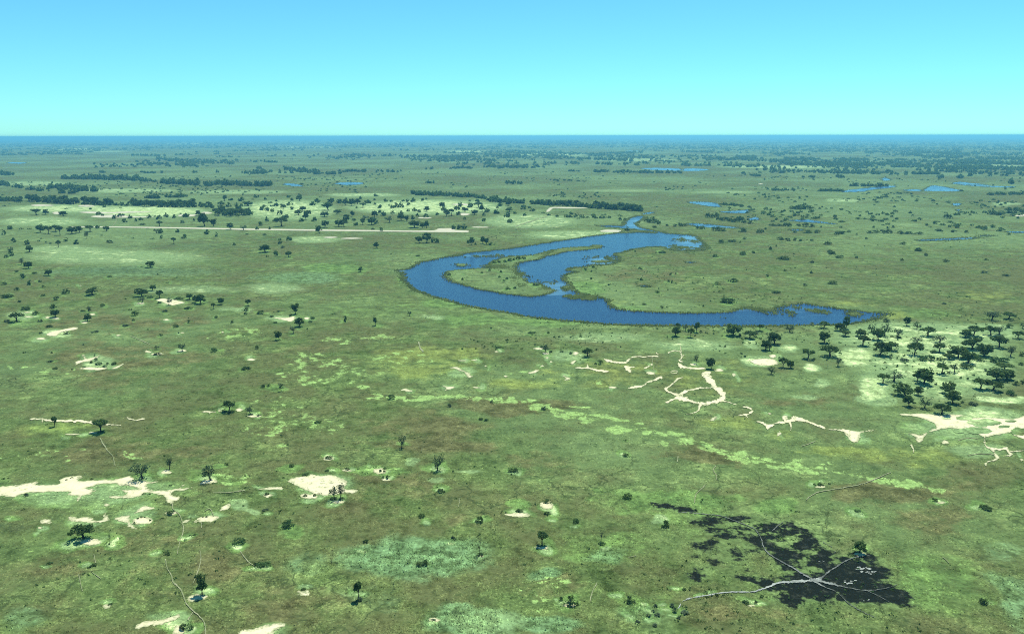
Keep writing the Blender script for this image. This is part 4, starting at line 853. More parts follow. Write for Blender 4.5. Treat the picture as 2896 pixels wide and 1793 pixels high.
# ------------------------------------------------------------------ sand patches, traced one by one
SAND = [
 ('C1', [(-20, 372), (150, 350), (280, 330), (300, 350), (440, 345), (450, 320), (520, 290), (630, 285), (620, 320), (760, 315), (880, 310), (960, 295), (1010, 290), (1050, 308), (1020, 322), (1130, 325), (1250, 325), (1160, 345), (1140, 370), (1180, 395), (1300, 395), (1350, 380), (1390, 375), (1430, 340), (1447, 352), (1420, 375), (1520, 370), (1450, 387), (1420, 397), (1360, 402), (1350, 435), (1410, 445), (1390, 470), (1350, 480), (1340, 495), (1280, 490), (1290, 460), (1260, 440), (1200, 420), (1130, 418), (1080, 440), (980, 460), (850, 452), (880, 438), (980, 435), (965, 405), (960, 392), (1080, 390), (1080, 375), (1000, 360), (900, 347), (750, 352), (740, 370), (660, 375), (740, 385), (730, 410), (700, 430), (640, 440), (600, 482), (606, 440), (530, 425), (520, 405), (300, 410), (200, 420), (110, 450), (-20, 430)], 'long branching bank of bare sand running in from the photo edge'),
 ('C1', [(890, 610), (960, 590), (1040, 570), (1110, 515), (1205, 530), (1120, 560), (1040, 580), (1000, 610), (1020, 655), (1060, 697), (1000, 672), (988, 640), (920, 635)], 'hook-shaped bare sand patch below the long sand bank'),
 ('C1', (1105, 628, 80, 26), 'oval sand patch ringed by tiny shrubs'),
 ('C1', [(540, 600), (600, 612), (690, 598), (725, 630), (800, 624), (818, 600), (795, 594), (830, 565), (833, 630), (720, 647), (620, 640), (550, 630)], 'sand patch with a thin hooked tail above the lone spreading tree'),
 ('C1', (357, 638, 50, 17), 'small oval sand patch apart on the brown grass'),
 ('C1', (310, 684, 17, 9), 'tiny sand spot just below a small oval sand patch'),
 ('C1', (825, 508, 22, 13), 'small ragged sand spot under the long sand bank'),
 ('C1', [(1520, 638), (1560, 605), (1690, 597), (1650, 635), (1560, 643)], 'lens-shaped sand patch with two tiny shrubs at its edge'),
 ('C1', [(1410, 650), (1440, 625), (1480, 622), (1450, 645)], 'small pointed sand patch beside the winding trail'),
 ('C1', (1335, 572, 52, 15), 'sand ring round a shrub on the winding trail'),
 ('C1', [(1705, 562), (1722, 525), (1785, 500), (1775, 540), (1730, 550)], 'soft-edged triangular sand patch among pale grass'),
 ('C1', (1300, 252, 42, 17), 'sand patch under a slim tree above the long sand bank'),
 ('C1', [(1545, 347), (1580, 325), (1640, 308), (1695, 330), (1610, 345)], 'sand patch under the wide-spreading sparse tree'),
 ('C1', (700, 797, 82, 24), 'sand patch in the shade of the lone spreading tree'),
 ('C1', [(1460, 1240), (1480, 1210), (1540, 1200), (1605, 1222), (1540, 1245), (1490, 1268)], 'wedge of sand at the foot of the tall dark tree'),
 ('C1', [(1040, 1477), (1060, 1440), (1130, 1410), (1230, 1405), (1330, 1380), (1397, 1358), (1385, 1388), (1250, 1437), (1150, 1452)], 'long slanting sand streak near the bottom of the photo'),
 ('C1', [(1340, 1505), (1370, 1445), (1400, 1450), (1435, 1500), (1350, 1518)], 'sand patch below the big bottom shrub'),
 ('C1', [(1850, 1512), (1910, 1480), (2000, 1462), (2100, 1436), (2180, 1423), (2210, 1440), (2150, 1480), (2090, 1520), (1900, 1530)], 'large sand patch cut by the bottom edge of the photo'),
 ('C1', (830, 1296, 38, 15), 'small sand patch beside a low shrub in a green ring'),
 ('C1', (620, 294, 22, 8), 'sand spot on the upper side of the long sand bank'),
 ('C2', [(265, 312), (330, 290), (400, 285), (430, 268), (520, 282), (610, 280), (700, 330), (690, 380), (770, 390), (760, 420), (680, 420), (560, 435), (450, 430), (360, 380), (270, 342)], 'broad blank sand clearing behind the two-trunked sparse tree'),
 ('C2', (640, 486, 50, 12), 'sand oval below the two-trunked sparse tree'),
 ('C2', (420, 440, 70, 20), 'small sand patch with shrubs below the broad sand clearing'),
 ('C2', (85, 436, 37, 14), 'sand oval under a shrub beside a thin sand streak'),
 ('C2', [(15, 386), (100, 370), (195, 370), (190, 389), (60, 389)], 'thin sand streak pointing at the broad sand clearing'),
 ('C2', (700, 240, 36, 9), 'sand oval under a shrub above the broad clearing'),
 ('C2', (968, 246, 54, 20), 'sand patch with three shrubs in bright grass'),
 ('C2', (560, 147, 44, 17), 'sand ring round a shrub high above the broad clearing'),
 ('C2', (365, 1192, 54, 24), 'sand patch in a green ring low in the photo'),
 ('C2', (1385, 1402, 44, 18), 'faint sand mound in a yellow-green ring'),
 ('C2', (1745, 906, 20, 9), 'tiny sand spot at the foot of the bare thin tree'),
 ('C2', (1010, 312, 40, 10), 'sand smear under two shrubs below the bright grass'),
 ('C3', [(-70, 583), (0, 575), (40, 563), (120, 575), (115, 605), (0, 597)], 'bright sand patch between small green-ringed shrubs'),
 ('C3', (268, 508, 50, 26), 'sand ring under a shrub left of the green wet grass'),
 ('C3', (228, 842, 52, 12), 'sand rim at the foot of the small umbrella tree'),
 ('C3', (440, 1288, 56, 14), 'sand rim under the cluster of shrubs near the bottom'),
 ('C3', (1850, 1290, 30, 9), 'small sand spot between two shrubs below the burnt ground'),
 ('C4', (725, 890, 48, 15), 'sand patch at the foot of the dark tree on the burnt ground'),
 ('C4', (412, 368, 38, 10), 'sand spot under shrubs on the brown slope'),
 ('C4', (1350, 490, 32, 10), 'small sand patch beside a shrub below the pale band'),
 ('B1', [(588, 915), (590, 888), (640, 875), (655, 860), (633, 836), (650, 833), (680, 866), (775, 836), (762, 856), (700, 882), (640, 893)], 'forked sand patch behind the clump of tiny shrubs'),
 ('B1', [(620, 942), (680, 930), (760, 935), (830, 940), (760, 957), (690, 950)], 'sand streak below the clump of tiny shrubs'),
 ('B1', [(870, 941), (920, 920), (962, 903), (935, 928), (890, 944)], 'slanting sand streak beside the clump of tiny shrubs'),
 ('B1', [(360, 682), (400, 655), (480, 640), (560, 622), (605, 620), (590, 636), (480, 662), (440, 690)], 'sand streak above a lone shrub in pale grass'),
 ('B1', (320, 710, 44, 9), 'sand streak below a pale grass slope'), ('B1', (208, 505, 26, 5), 'thin sand line above the spreading tree near the left edge'),
 ('B1', (225, 540, 34, 6), 'thin sand line beside the spreading tree near the left edge'), ('B1', (368, 545, 14, 10), 'small sand spot beside a round tree on the far flat'),
 ('B1', (920, 683, 22, 7), 'lone sand dot on the brown flat'), ('B1', (1295, 563, 24, 7), 'small sand oval beside a leafless tree'),
 ('B1', (1420, 664, 15, 5), 'tiny sand dash on the brown flat'), ('B1', (1730, 660, 12, 5), 'tiny sand dash above pale streaks'),
 ('B1', (720, 521, 23, 7), 'small sand oval above a dark round tree'), ('B1', (432, 550, 34, 8), 'sand under a round tree on the far flat'),
 ('B1', (660, 586, 30, 6), 'sand under a dark round tree on the far flat'),
 ('B1', [(1215, 412), (1260, 398), (1340, 405), (1440, 428), (1385, 442), (1330, 450), (1260, 425)], 'sandy clearing among the tree clump on the far flat'),
 ('B1', (1095, 434, 26, 8), 'sand spot beside the tree clump on the far flat'),
 ('B1', [(1170, 832), (1230, 815), (1268, 831), (1205, 839)], 'sand patch under a sparse shrub'), ('B1', (1150, 811, 28, 9), 'faint sand patch beside a sparse shrub'),
 ('B1', (1418, 804, 32, 7), 'sand under a sparse tree on the brown flat'), ('B1', (1952, 873, 32, 10), 'bright sand oval above a dark shrub'),
 ('B1', (1860, 1262, 26, 14), 'sand spot beside the big tree in bright grass'), ('B1', (1705, 1268, 12, 10), 'sand fleck at the edge of bright grass'),
 ('B1', (1975, 1314, 60, 8), 'sand strip under a small tree in bright grass'), ('B1', (720, 1440, 32, 9), 'sand crescent beside the big round tree'),
 ('B1', (628, 299, 8, 6), 'white speck of sand on the far flat'), ('B1', (560, 1452, 60, 6), 'broken sand flecks below the curved sand streak'),
 ('B2', [(135, 546), (220, 548), (300, 538), (272, 578), (190, 560)], 'bright triangular sand patch between dark trees'),
 ('B2', (392, 551, 24, 8), 'sand spot behind a dark tree'), ('B2', [(1498, 935), (1560, 930), (1592, 950), (1640, 970), (1682, 1000), (1660, 1017), (1632, 1002), (1618, 972), (1570, 952)], 'dumbbell-shaped sand streak on yellow grass'),
 ('B2', (1600, 880, 34, 4), 'thin sand dash above the dumbbell streak'), ('B2', (1692, 878, 28, 4), 'second thin sand dash above the dumbbell streak'),
 ('B2', (1866, 811, 20, 6), 'small sand spot below the river bend'),
 ('B2', [(1438, 1070), (1490, 1084), (1545, 1084), (1500, 1107), (1463, 1112), (1476, 1092)], 'bird-shaped sand scar on olive grass'),
 ('B2', [(1135, 1110), (1160, 1096), (1185, 1106), (1218, 1114), (1190, 1122), (1180, 1128)], 'small star-shaped sand scar on olive grass'),
 ('B2', (1712, 1090, 26, 7), 'small sand dash beside yellow grass'), ('B2', (1940, 1002, 18, 6), 'faint sand speck in olive grass'), ('B2', (1782, 923, 9, 6), 'tiny sand dot in olive grass'),
 ('B3', (1075, 979, 36, 11), 'sand oval between the sand trails'), ('B3', [(103, 982), (180, 954), (206, 960), (172, 977)], 'arrow-shaped sand scar'),
 ('B3', [(372, 984), (410, 1004), (452, 1018), (404, 1032), (408, 1012)], 'boomerang-shaped sand scar'), ('B3', [(448, 905), (462, 885), (496, 880), (470, 908)], 'small slanted sand patch below green shrubs'),
 ('B3', (1080, 911, 9, 9), 'tiny sand dot between the sand trails'), ('B3', (1400, 911, 28, 8), 'sand spot under a slim tree'), ('B3', (1602, 956, 32, 12), 'sand patch beside the bright round tree'),
 ('B3', (1720, 992, 12, 14), 'small sand fleck beyond the bright round tree'), ('B3', (490, 824, 26, 13), 'sand patch behind the green shrubs'), ('B3', (200, 788, 40, 7), 'sand streak beside a spreading tree'),
 ('B3', (255, 826, 26, 7), 'sand patch under a spreading tree'), ('B3', (268, 858, 14, 7), 'sand fleck below a spreading tree'),
 ('B3', [(1840, 880), (1920, 866), (2040, 872), (2060, 905), (1990, 918), (1900, 914)], 'broad pale sand patch left of the grove'),
 ('B3', [(1528, 1346), (1572, 1314), (1588, 1320), (1562, 1346)], 'small sand patch below the sand loop'), ('B3', (230, 922, 14, 6), 'sand dash on olive grass'), ('B3', (298, 890, 10, 8), 'small sand dash on olive grass'), ('B3', (775, 1088, 26, 7), 'faint sand dash below the loops'),
 ('B4', [(1038, 1298), (1200, 1290), (1330, 1305), (1450, 1300), (1520, 1305), (1600, 1325), (1760, 1325), (1900, 1335), (2010, 1320), (2010, 1480), (1930, 1470), (1880, 1440), (1790, 1455), (1740, 1470), (1680, 1475), (1600, 1440), (1440, 1405), (1340, 1415), (1260, 1440), (1220, 1470), (1190, 1512), (1165, 1512), (1150, 1475), (1085, 1447), (1120, 1448), (1190, 1462), (1240, 1430), (1318, 1400), (1250, 1345), (1120, 1312)], 'wide sand flat with grassy islets beside the grove'),
 ('B4', [(600, 1440), (640, 1425), (700, 1430), (812, 1424), (720, 1445), (712, 1475), (690, 1512), (660, 1512), (620, 1475)], 'claw-shaped sand patch below the grove'), ('B4', (135, 1322, 22, 16), 'small sand lobe on the trodden network'),
 ('B4', (15, 1292, 16, 6), 'small sand fleck above the trodden network'), ('B4', (85, 1452, 14, 16), 'small sand comma in olive grass'), ('B4', (40, 845, 30, 14), 'sand behind a dark tree at the grove edge'),
 ('C4', (1185, 0, 20, 12), 'sand tip below the wide sand flat'), ('C4', (1382, 22, 30, 14), 'small slanted sand patch below the wide sand flat'), ('C4', (1975, 160, 14, 14), 'small sand patch at the right photo edge'),
 ('A1', [(655, 662), (800, 653), (950, 664), (1100, 667), (1010, 673), (700, 673)], 'pale pan of sand among far trees'), ('A1', [(370, 636), (420, 632), (432, 648), (390, 648)], 'small pale pan beside far trees'),
 ('A1', [(560, 636), (640, 630), (800, 634), (930, 628), (1100, 634), (900, 640), (700, 645)], 'long thin pale pan behind the sand pan'), ('A1', (1340, 658, 70, 8), 'small pale pan at the end of the flats'), ('A1', (300, 585, 90, 6), 'pale sand line below the dense tree row'),
 ('A1', (620, 590, 70, 7), 'pale sand line right of the dense tree row'), ('A1', (1480, 640, 40, 8), 'pale sand beside the dense far grove'), ('A1', (2360, 815, 60, 5), 'pale sand line below the airstrip'),
 ('A2', [(1465, 632), (1480, 610), (1520, 598), (1700, 600), (1760, 606), (1600, 608), (1520, 606), (1490, 630)], 'curved pale track rim below the far wood'),
 ('A2', (70, 822, 80, 5), 'pale sand line under the airstrip'), ('A2', (860, 580, 60, 6), 'pale sand among scattered far trees'), ('A2', (880, 650, 40, 9), 'pale clearing among scattered far trees'),
 ('A2', (600, 675, 60, 5), 'pale strip among scattered far trees'), ('A2', [(1860, 775), (1870, 762), (1960, 760), (2040, 770), (1980, 777)], 'pale sand spit at the river mouth'), ('A2', (1000, 742, 60, 4), 'pale strip beyond the end of the airstrip'),
 ('A3', (2440, 658, 60, 8), 'pale sand at the right edge below a dark thicket'), ('A3', (560, 432, 16, 3), 'pale speck beside far ponds'),
]
for i, (t, d, lab) in enumerate(SAND):
    far = t[0] == 'A'
    if isinstance(d, tuple):
        cx, cy, rx, ry = d
        src = blob(t, cx, cy, rx, ry, 12 if max(rx, ry) < 30 else 18, i)
        if not far:
            halo(t, cx, cy, rx * 1.6 + 16, ry * 1.8 + 14, 'green', 0.95)
            halo(t, cx, cy, rx * 1.25 + 6, ry * 1.3 + 6, 'pale', 0.55)
    else:
        src = to_src(t, d)
        p = np.array(d)
        c0, ext = (p.max(0) + p.min(0)) / 2, (p.max(0) - p.min(0)) / 2
        if not far: halo(t, c0[0], c0[1], ext[0] * 1.2 + 16, ext[1] * 1.25 + 12, 'green', 0.8)
        if not far: halo(t, c0[0], c0[1], ext[0] * 1.02 + 6, ext[1] * 1.05 + 6, 'pale', 0.42)
    sheet('sand_patch', src, 0.08 + 0.0008 * i, M_STRIP if far else M_SAND, lab, 'sand patch', 2.0, 0.8 if far else 1.1, i)
for k, (x, y, rx, ry) in enumerate([(1530, 1327, 72, 17), (1665, 1362, 120, 30), (1590, 1424, 150, 22), (1955, 1432, 66, 26), (1840, 1395, 50, 10), (1890, 1352, 40, 8), (1390, 1330, 40, 6)]):
    halo('B4', x, y, rx, ry, 'brown', .7)
    sheet('grass_islet', blob('B4', x, y, rx, ry, 16, k), 0.22 + .01 * k, M_GROUND, ['small lens of grass at the upper rim of the wide sand flat', 'large oval of grass in the middle of the wide sand flat', 'long strip of grass along the lower rim of the wide sand flat', 'oval of grass where the wide sand flat meets the photo edge',
           'thin sliver of grass right of the middle of the wide sand flat', 'small sliver of grass high on the right of the wide sand flat', 'tiny strip of grass at the left end of the wide sand flat'][k], 'grass islet', 2.5, 1.2, k, False, True)

TRAILS = [  # tile, points (x, y, width), material, label
 ('B3', [(1470, 990, 30), (1510, 1005, 74), (1550, 1050, 40), (1572, 1090, 28), (1615, 1125, 46), (1640, 1150, 40), (1620, 1185, 30), (1550, 1206, 22), (1460, 1216, 26), (1380, 1196, 16), (1300, 1165, 46), (1250, 1180, 16), (1196, 1206, 8)], M_SAND, 'broad bright sand trail curling round a grassy loop'),
 ('B3', [(1296, 1150, 30), (1320, 1133, 22), (1380, 1110, 11), (1450, 1095, 8), (1545, 1092, 8)], M_SAND, 'thin sand arc closing the top of the grassy loop'),
 ('B3', [(1300, 1152, 24), (1240, 1136, 12), (1188, 1104, 10), (1220, 1080, 8), (1258, 1050, 8), (1285, 1020, 14), (1322, 1009, 6)], M_SAND, 'hooked sand trail left of the grassy loop'),
 ('B3', [(1462, 1214, 26), (1452, 1248, 20), (1440, 1270, 9), (1400, 1290, 4), (1350, 1297, 3)], M_SAND, 'short sand spur dropping from the grassy loop'),
 ('B3', [(1625, 1192, 10), (1690, 1207, 7), (1742, 1223, 4)], M_SAND, 'thin sand trail leaving the loop towards the grove'),
 ('B3', [(1792, 1238, 5), (1840, 1250, 10), (1862, 1275, 16), (1815, 1298, 12), (1755, 1303, 5)], M_SAND, 'small curl of sand right of the loop'),
 ('B3', [(1800, 1300, 10), (1838, 1333, 4)], M_SAND, 'tail under the small curl of sand'),
 ('B3', [(705, 866, 8), (735, 877, 20), (800, 892, 12), (880, 895, 14), (910, 866, 10), (955, 851, 9), (1040, 849, 7), (1135, 842, 9), (1112, 818, 5)], M_SAND, 'wavy sand trail running right from the green shrubs'),
 ('B3', [(488, 938, 6), (570, 938, 11), (625, 946, 9), (700, 963, 22), (748, 965, 8)], M_SAND, 'sand trail below the green shrubs'),
 ('B3', [(582, 934, 14), (578, 908, 4)], M_SAND, 'short sand prong on the trail below the green shrubs'),
 ('B3', [(870, 925, 16), (895, 945, 36), (915, 975, 14)], M_SAND, 'stubby sand patch below the wavy trail'),
 ('B3', [(893, 935, 10), (945, 932, 3)], M_SAND, 'thin sand prong beside the stubby patch'),
 ('B3', [(898, 1098, 6), (950, 1086, 16), (1010, 1076, 16), (1060, 1045, 14), (1110, 1030, 12), (1150, 1012, 22), (1158, 1030, 6)], M_SAND, 'slanting sand trail left of the grassy loop'),
 ('B3', [(1020, 943, 7), (1062, 926, 9)], M_SAND, 'short sand dash above the slanting trail'),
 ('B3', [(1285, 905, 20), (1310, 925, 36), (1350, 934, 14), (1420, 943, 12), (1498, 942, 14)], M_SAND, 'sand trail leading to the bright round tree'),
 ('B3', [(1208, 820, 5), (1265, 804, 7), (1308, 818, 9), (1312, 860, 8), (1296, 880, 12), (1318, 888, 5)], M_SAND, 'thin sand trail hooked near the river trees'),
 ('B3', [(1308, 812, 8), (1304, 762, 3)], M_SAND, 'thin sand prong pointing to the river'),
 ('B3', [(1310, 862, 6), (1330, 835, 5)], M_SAND, 'tiny sand branch near the river trees'),
 ('B3', [(1226, 970, 4), (1250, 961, 5), (1278, 964, 5), (1270, 980, 5), (1232, 980, 4)], M_SAND, 'little oval ring of sand'),
 ('B3', [(1895, 1352, 6), (1950, 1368, 14), (1996, 1392, 24)], M_SAND, 'slim sand trail entering the trodden network'),
 ('B3', [(1110, 1020, 4), (1095, 940, 3), (1080, 855, 3)], M_TRAIL, 'faint footpath between the sand trails'),
 ('B4', [(-10, 1402, 34), (60, 1368, 14), (130, 1357, 20), (215, 1335, 34), (300, 1352, 18), (380, 1382, 12), (442, 1406, 20)], M_SAND, 'main sand trail of the trodden network below the grove'),
 ('B4', [(205, 1340, 24), (222, 1312, 6)], M_SAND, 'short prong up from the trodden network'), ('B4', [(140, 1355, 16), (118, 1318, 14)], M_SAND, 'second prong up from the trodden network'),
 ('B4', [(170, 1358, 20), (182, 1395, 12), (178, 1425, 6)], M_SAND, 'short prong down from the trodden network'),
 ('B4', [(470, 1416, 8), (560, 1420, 14), (640, 1440, 40)], M_SAND, 'sand trail joining the claw-shaped patch'), ('B4', [(70, 1465, 4), (98, 1448, 12), (90, 1430, 5)], M_SAND, 'tiny sand hook in olive grass'),
 ('B4', [(1480, 1500, 6), (1560, 1482, 5), (1640, 1490, 4)], M_TRAIL, 'faint trail under the wide sand flat'),
 ('C4', [(1690, -30, 8), (1690, 45, 8), (1745, 80, 14), (1775, 125, 20), (1790, 148, 18), (1745, 165, 8), (1700, 182, 9), (1694, 216, 4)], M_SAND, 'forked sand trail falling from the wide sand flat'),
 ('C4', [(1735, 72, 12), (1800, 78, 14), (1848, 70, 20), (1880, 108, 16), (1905, 122, 8), (1830, 132, 6)], M_SAND, 'side branch of the forked sand trail'),
 ('C4', [(1880, 95, 6), (1990, 88, 5)], M_SAND, 'thin sand line to the right photo edge'), ('C4', [(1560, 125, 4), (1660, 112, 4), (1760, 118, 5)], M_TRAIL, 'faint trail crossing the forked sand trail'),
 ('C4', [(1115, 38, 16), (1130, 70, 10), (1136, 104, 4)], M_SAND, 'short sand tongue below the wide sand flat'),
 ('B1', [(232, 1340, 10), (270, 1334, 14), (340, 1338, 13), (440, 1350, 11), (520, 1352, 14), (590, 1350, 20), (650, 1356, 20), (740, 1366, 13), (850, 1378, 9), (938, 1383, 4)], M_SAND, 'curved sand streak running behind the big round tree'),
 ('B1', [(988, 1322, 8), (1005, 1334, 9), (1060, 1342, 8), (1126, 1334, 9)], M_SAND, 'small crescent of sand on the olive flat'),
 ('B1', [(1566, 1276, 5), (1620, 1280, 9), (1680, 1279, 6)], M_SAND, 'thin sand line left of the big tree in bright grass'), ('B1', [(1632, 1281, 8), (1633, 1300, 4)], M_SAND, 'drop below the thin sand line'),
 ('B1', [(330, 1340, 12), (330, 1362, 4)], M_SAND, 'small drop below the curved sand streak'), ('B1', [(1010, 690, 4), (1100, 725, 4), (1165, 755, 4)], M_TRAIL, 'faint path on the brown flat'),
 ('B2', [(1262, 735, 10), (1275, 780, 12), (1300, 812, 10)], M_TRAIL, 'faint pale path on the olive flat'),
 ('C1', [(1342, 490, 10), (1346, 540, 7), (1398, 588, 8), (1418, 650, 8), (1426, 710, 7), (1402, 780, 5), (1386, 850, 5), (1382, 890, 4)], M_TRAIL, 'winding footpath dropping from the long sand bank'),
 ('C1', [(1286, 930, 10), (1300, 1000, 7), (1335, 1060, 9), (1346, 1105, 11), (1400, 1160, 10), (1432, 1230, 11), (1450, 1280, 11), (1500, 1332, 9), (1550, 1372, 8), (1588, 1430, 9), (1602, 1520, 9)], M_TRAIL, 'winding footpath past the tall dark tree'),
 ('C1', [(1502, 1345, 4), (1480, 1375, 8), (1462, 1405, 10)], M_TRAIL, 'short path to the big bottom shrub'), ('C1', [(1590, 560, 4), (1635, 540, 5), (1660, 600, 5)], M_TRAIL, 'short path above the lens-shaped patch'),
 ('C1', [(780, -10, 9), (800, 30, 9), (835, 85, 7), (875, 130, 6), (896, 205, 6)], M_TRAIL, 'faint path towards the sparse tree on the sand bank'),
 ('C1', [(1555, 860, 5), (1562, 940, 6), (1530, 1050, 7), (1500, 1120, 5)], M_TRAIL, 'faint path above the tall dark tree'), ('C1', [(1566, 640, 4), (1568, 690, 5)], M_TRAIL, 'short path below the lens-shaped patch'),
 ('C1', [(1655, 410, 5), (1720, 412, 6), (1800, 411, 6), (1905, 395, 6)], M_TRAIL, 'pale line leading to a thin sand streak'), ('C1', [(730, 895, 6), (742, 960, 5)], M_TRAIL, 'short path above a green-ringed shrub'),
 ('C1', [(610, 1050, 6), (625, 1110, 7), (640, 1180, 6)], M_TRAIL, 'faint vertical path on brown grass'), ('C1', [(720, 1035, 6), (785, 1082, 5)], M_TRAIL, 'short slanting path on brown grass'), ('C1', [(1870, 870, 6), (1930, 950, 6), (1980, 985, 6)], M_TRAIL, 'faint path beside the brown mound'),
 ('C2', [(1575, 455, 4), (1580, 490, 5), (1570, 525, 4)], M_TRAIL, 'tiny path on the brown slope'),
 ('C3', [(1500, 352, 4), (1450, 400, 7), (1420, 440, 8), (1412, 495, 6)], M_TRAIL, 'short pale path in the green wet grass'), ('C3', [(1580, 205, 5), (1562, 240, 7), (1585, 285, 7), (1578, 320, 5)], M_TRAIL, 'short pale path above the green wet grass'),
 ('C3', [(655, 1110, 5), (620, 1190, 7), (600, 1260, 6)], M_TRAIL, 'faint path beside the bottom shrubs'), ('C3', [(900, 915, 5), (960, 905, 5)], M_TRAIL, 'tiny pale dash in green grass'), ('C3', [(1285, 130, 5), (1280, 175, 6)], M_TRAIL, 'tiny path under the pale green band'),
 ('C3', [(1285, 1318, 5), (1305, 1280, 10), (1340, 1250, 15), (1400, 1232, 14), (1500, 1216, 15), (1600, 1196, 16), (1700, 1188, 15), (1850, 1186, 17), (1930, 1168, 20), (1993, 1143, 22), (2060, 1120, 24), (2150, 1108, 30), (2280, 1100, 34), (2400, 1085, 50)], M_ASHPALE, 'pale ash track curving in from the lower left'),
 ('C3', [(1290, 565, 6), (1430, 576, 7), (1600, 591, 9), (1720, 632, 10), (1870, 692, 12), (1920, 752, 12), (1950, 830, 14), (1990, 890, 14), (2100, 955, 16), (2200, 1012, 18), (2320, 1085, 40)], M_ASH, 'long ash track entering the burnt ground from above'),
 ('C4', [(330, 1085, 40), (450, 1150, 12), (540, 1190, 10), (610, 1260, 12), (680, 1310, 10), (760, 1352, 8), (845, 1388, 5)], M_ASH, 'ash track leaving the burnt ground downwards'),
 ('C4', [(400, 1085, 40), (440, 1058, 26), (500, 1012, 16), (600, 950, 13), (700, 912, 14), (790, 902, 8)], M_ASH, 'ash track climbing to the dark tree'),
 ('C4', [(330, 1085, 60), (480, 1118, 34), (600, 1150, 14), (700, 1168, 9), (760, 1175, 9), (900, 1162, 8), (1012, 1128, 5)], M_ASH, 'ash track running right across the burnt ground'),
 ('C4', [(760, 1172, 8), (850, 1212, 6), (945, 1262, 4)], M_ASH, 'thin ash track branching low on the burnt ground'), ('C4', [(30, 715, 8), (70, 680, 12), (120, 645, 8)], M_ASH, 'short ash track at the top of the burnt ground'),
 ('C4', [(260, 55, 4), (310, 40, 5), (372, 12, 4)], M_TRAIL, 'dark faint path in yellow grass'), ('C4', [(300, 470, 6), (380, 415, 7), (540, 385, 7), (720, 350, 6), (830, 310, 6), (960, 255, 5)], M_TRAIL, 'faint path rising across the brown slope'),
 ('C4', [(430, 800, 7), (500, 836, 6)], M_ASH, 'short ash dash on the burnt ground'), ('C4', [(1360, 915, 5), (1410, 960, 6)], M_TRAIL, 'faint dash in green grass'),
 ('A2', [(1245, 735, 4), (1300, 720, 5), (1370, 695, 4), (1480, 660, 4)], M_TRAIL, 'faint path rising to the far wood'), ('A1', [(800, 740, 3), (830, 700, 3), (830, 672, 3)], M_TRAIL, 'faint path from the airstrip to the sand pan'),
]
for i, (t, pts, m, lab) in enumerate(TRAILS):
    if m in (M_ASH, M_ASHPALE): pts = [(a, b, min(c, 34) * 0.52) for a, b, c in pts]
    ribbon('sand_trail' if m is M_SAND else ('ash_track' if m in (M_ASH, M_ASHPALE) else 'footpath'), t, pts, 0.20 + 0.001 * i, m, lab, 'trail', 0.7, 2.0, i)
for k, (x, y, rx, ry) in enumerate([(730, 1010, 90, 26), (640, 1108, 60, 20), (800, 1035, 50, 16), (420, 945, 34, 10), (515, 875, 18, 8), (860, 1095, 24, 6), (760, 1250, 40, 8)]):
    for q in range(12 if rx > 40 else 3):
        a, b = x + random.uniform(-.7, .7) * rx, y + random.uniform(-.7, .7) * ry
        o, _ = sheet('ash_patch', blob('C4', a, b, rx * random.uniform(.08, .26), ry * random.uniform(.10, .28), 10, k * 7 + q, .5), 0.14 + .001 * (k * 12 + q), M_ASHPALE,
                     'pale scab of ash on the burnt black ground', 'ash patch', 2, 2.0, q + k, False)
        o['group'] = 'ash scabs on the burnt ground'

# ------------------------------------------------------------------ airstrip
strip = [to_src('A1', [(500, 738), (760, 737), (1200, 742), (1800, 752), (2442, 760)]), to_src('A2', [(400, 765), (660, 765), (690, 752), (800, 750), (820, 762), (915, 768), (915, 779), (600, 777), (0, 771)]), to_src('A1', [(1800, 763), (1200, 751), (760, 744), (500, 741)])]
sheet('airstrip', np.vstack(strip), 0.30, M_STRIP, 'long straight pale airstrip of graded sand on the plain', 'airstrip', 6, 0.35, 3)

# ------------------------------------------------------------------ river, ponds, islands
river = np.vstack([
 to_src('B4', [(940, 518), (880, 545), (820, 562), (760, 576), (700, 588), (600, 600), (480, 604), (300, 606)]),
 to_src('B3', [(1990, 612), (1600, 613), (1250, 612), (1000, 606), (730, 599), (540, 580), (380, 569), (200, 550), (80, 535)]),
 to_src('B2', [(1990, 515), (1880, 499), (1760, 480), (1640, 457), (1540, 430), (1440, 404), (1330, 370), (1240, 338), (1190, 300), (1150, 265), (1128, 240), (1143, 215), (1128, 195), (1092, 180), (1170, 172), (1215, 150), (1260, 120), (1340, 104), (1500, 70), (1650, 45), (1800, 27), (1990, 8)]),
 to_src('A2', [(1500, 850), (1800, 806), (1960, 787), (2036, 782), (2140, 779), (2260, 784), (2150, 768), (2020, 752), (1900, 742), (1830, 731), (1920, 731), (2010, 730), (2028, 702), (2055, 682), (2090, 668), (2120, 660), (2180, 667), (2150, 690), (2112, 715), (2132, 740), (2200, 758), (2260, 771), (2330, 784), (2430, 795)]),
 to_src('A3', [(70, 797), (130, 830), (150, 855), (168, 880), (185, 892), (120, 910), (20, 905)]),
 to_src('B3', [(1440, 20), (1330, 26), (1270, 28), (1215, 10), (1140, -4), (1060, -2), (1000, 8), (930, 16), (860, 40), (790, 52), (830, 80), (800, 120), (720, 138), (640, 135), (560, 152), (470, 160), (430, 176), (492, 192), (410, 214), (398, 250), (440, 285), (480, 338), (560, 368), (640, 380), (700, 398), (742, 410), (740, 435), (790, 470), (850, 488), (960, 495), (1120, 507), (1300, 512), (1500, 512), (1640, 508), (1730, 490), (1830, 468), (1990, 485)]),
 to_src('B4', [(80, 468), (160, 450), (290, 440), (380, 455), (480, 466), (560, 480), (680, 491), (800, 509), (880, 514)])])
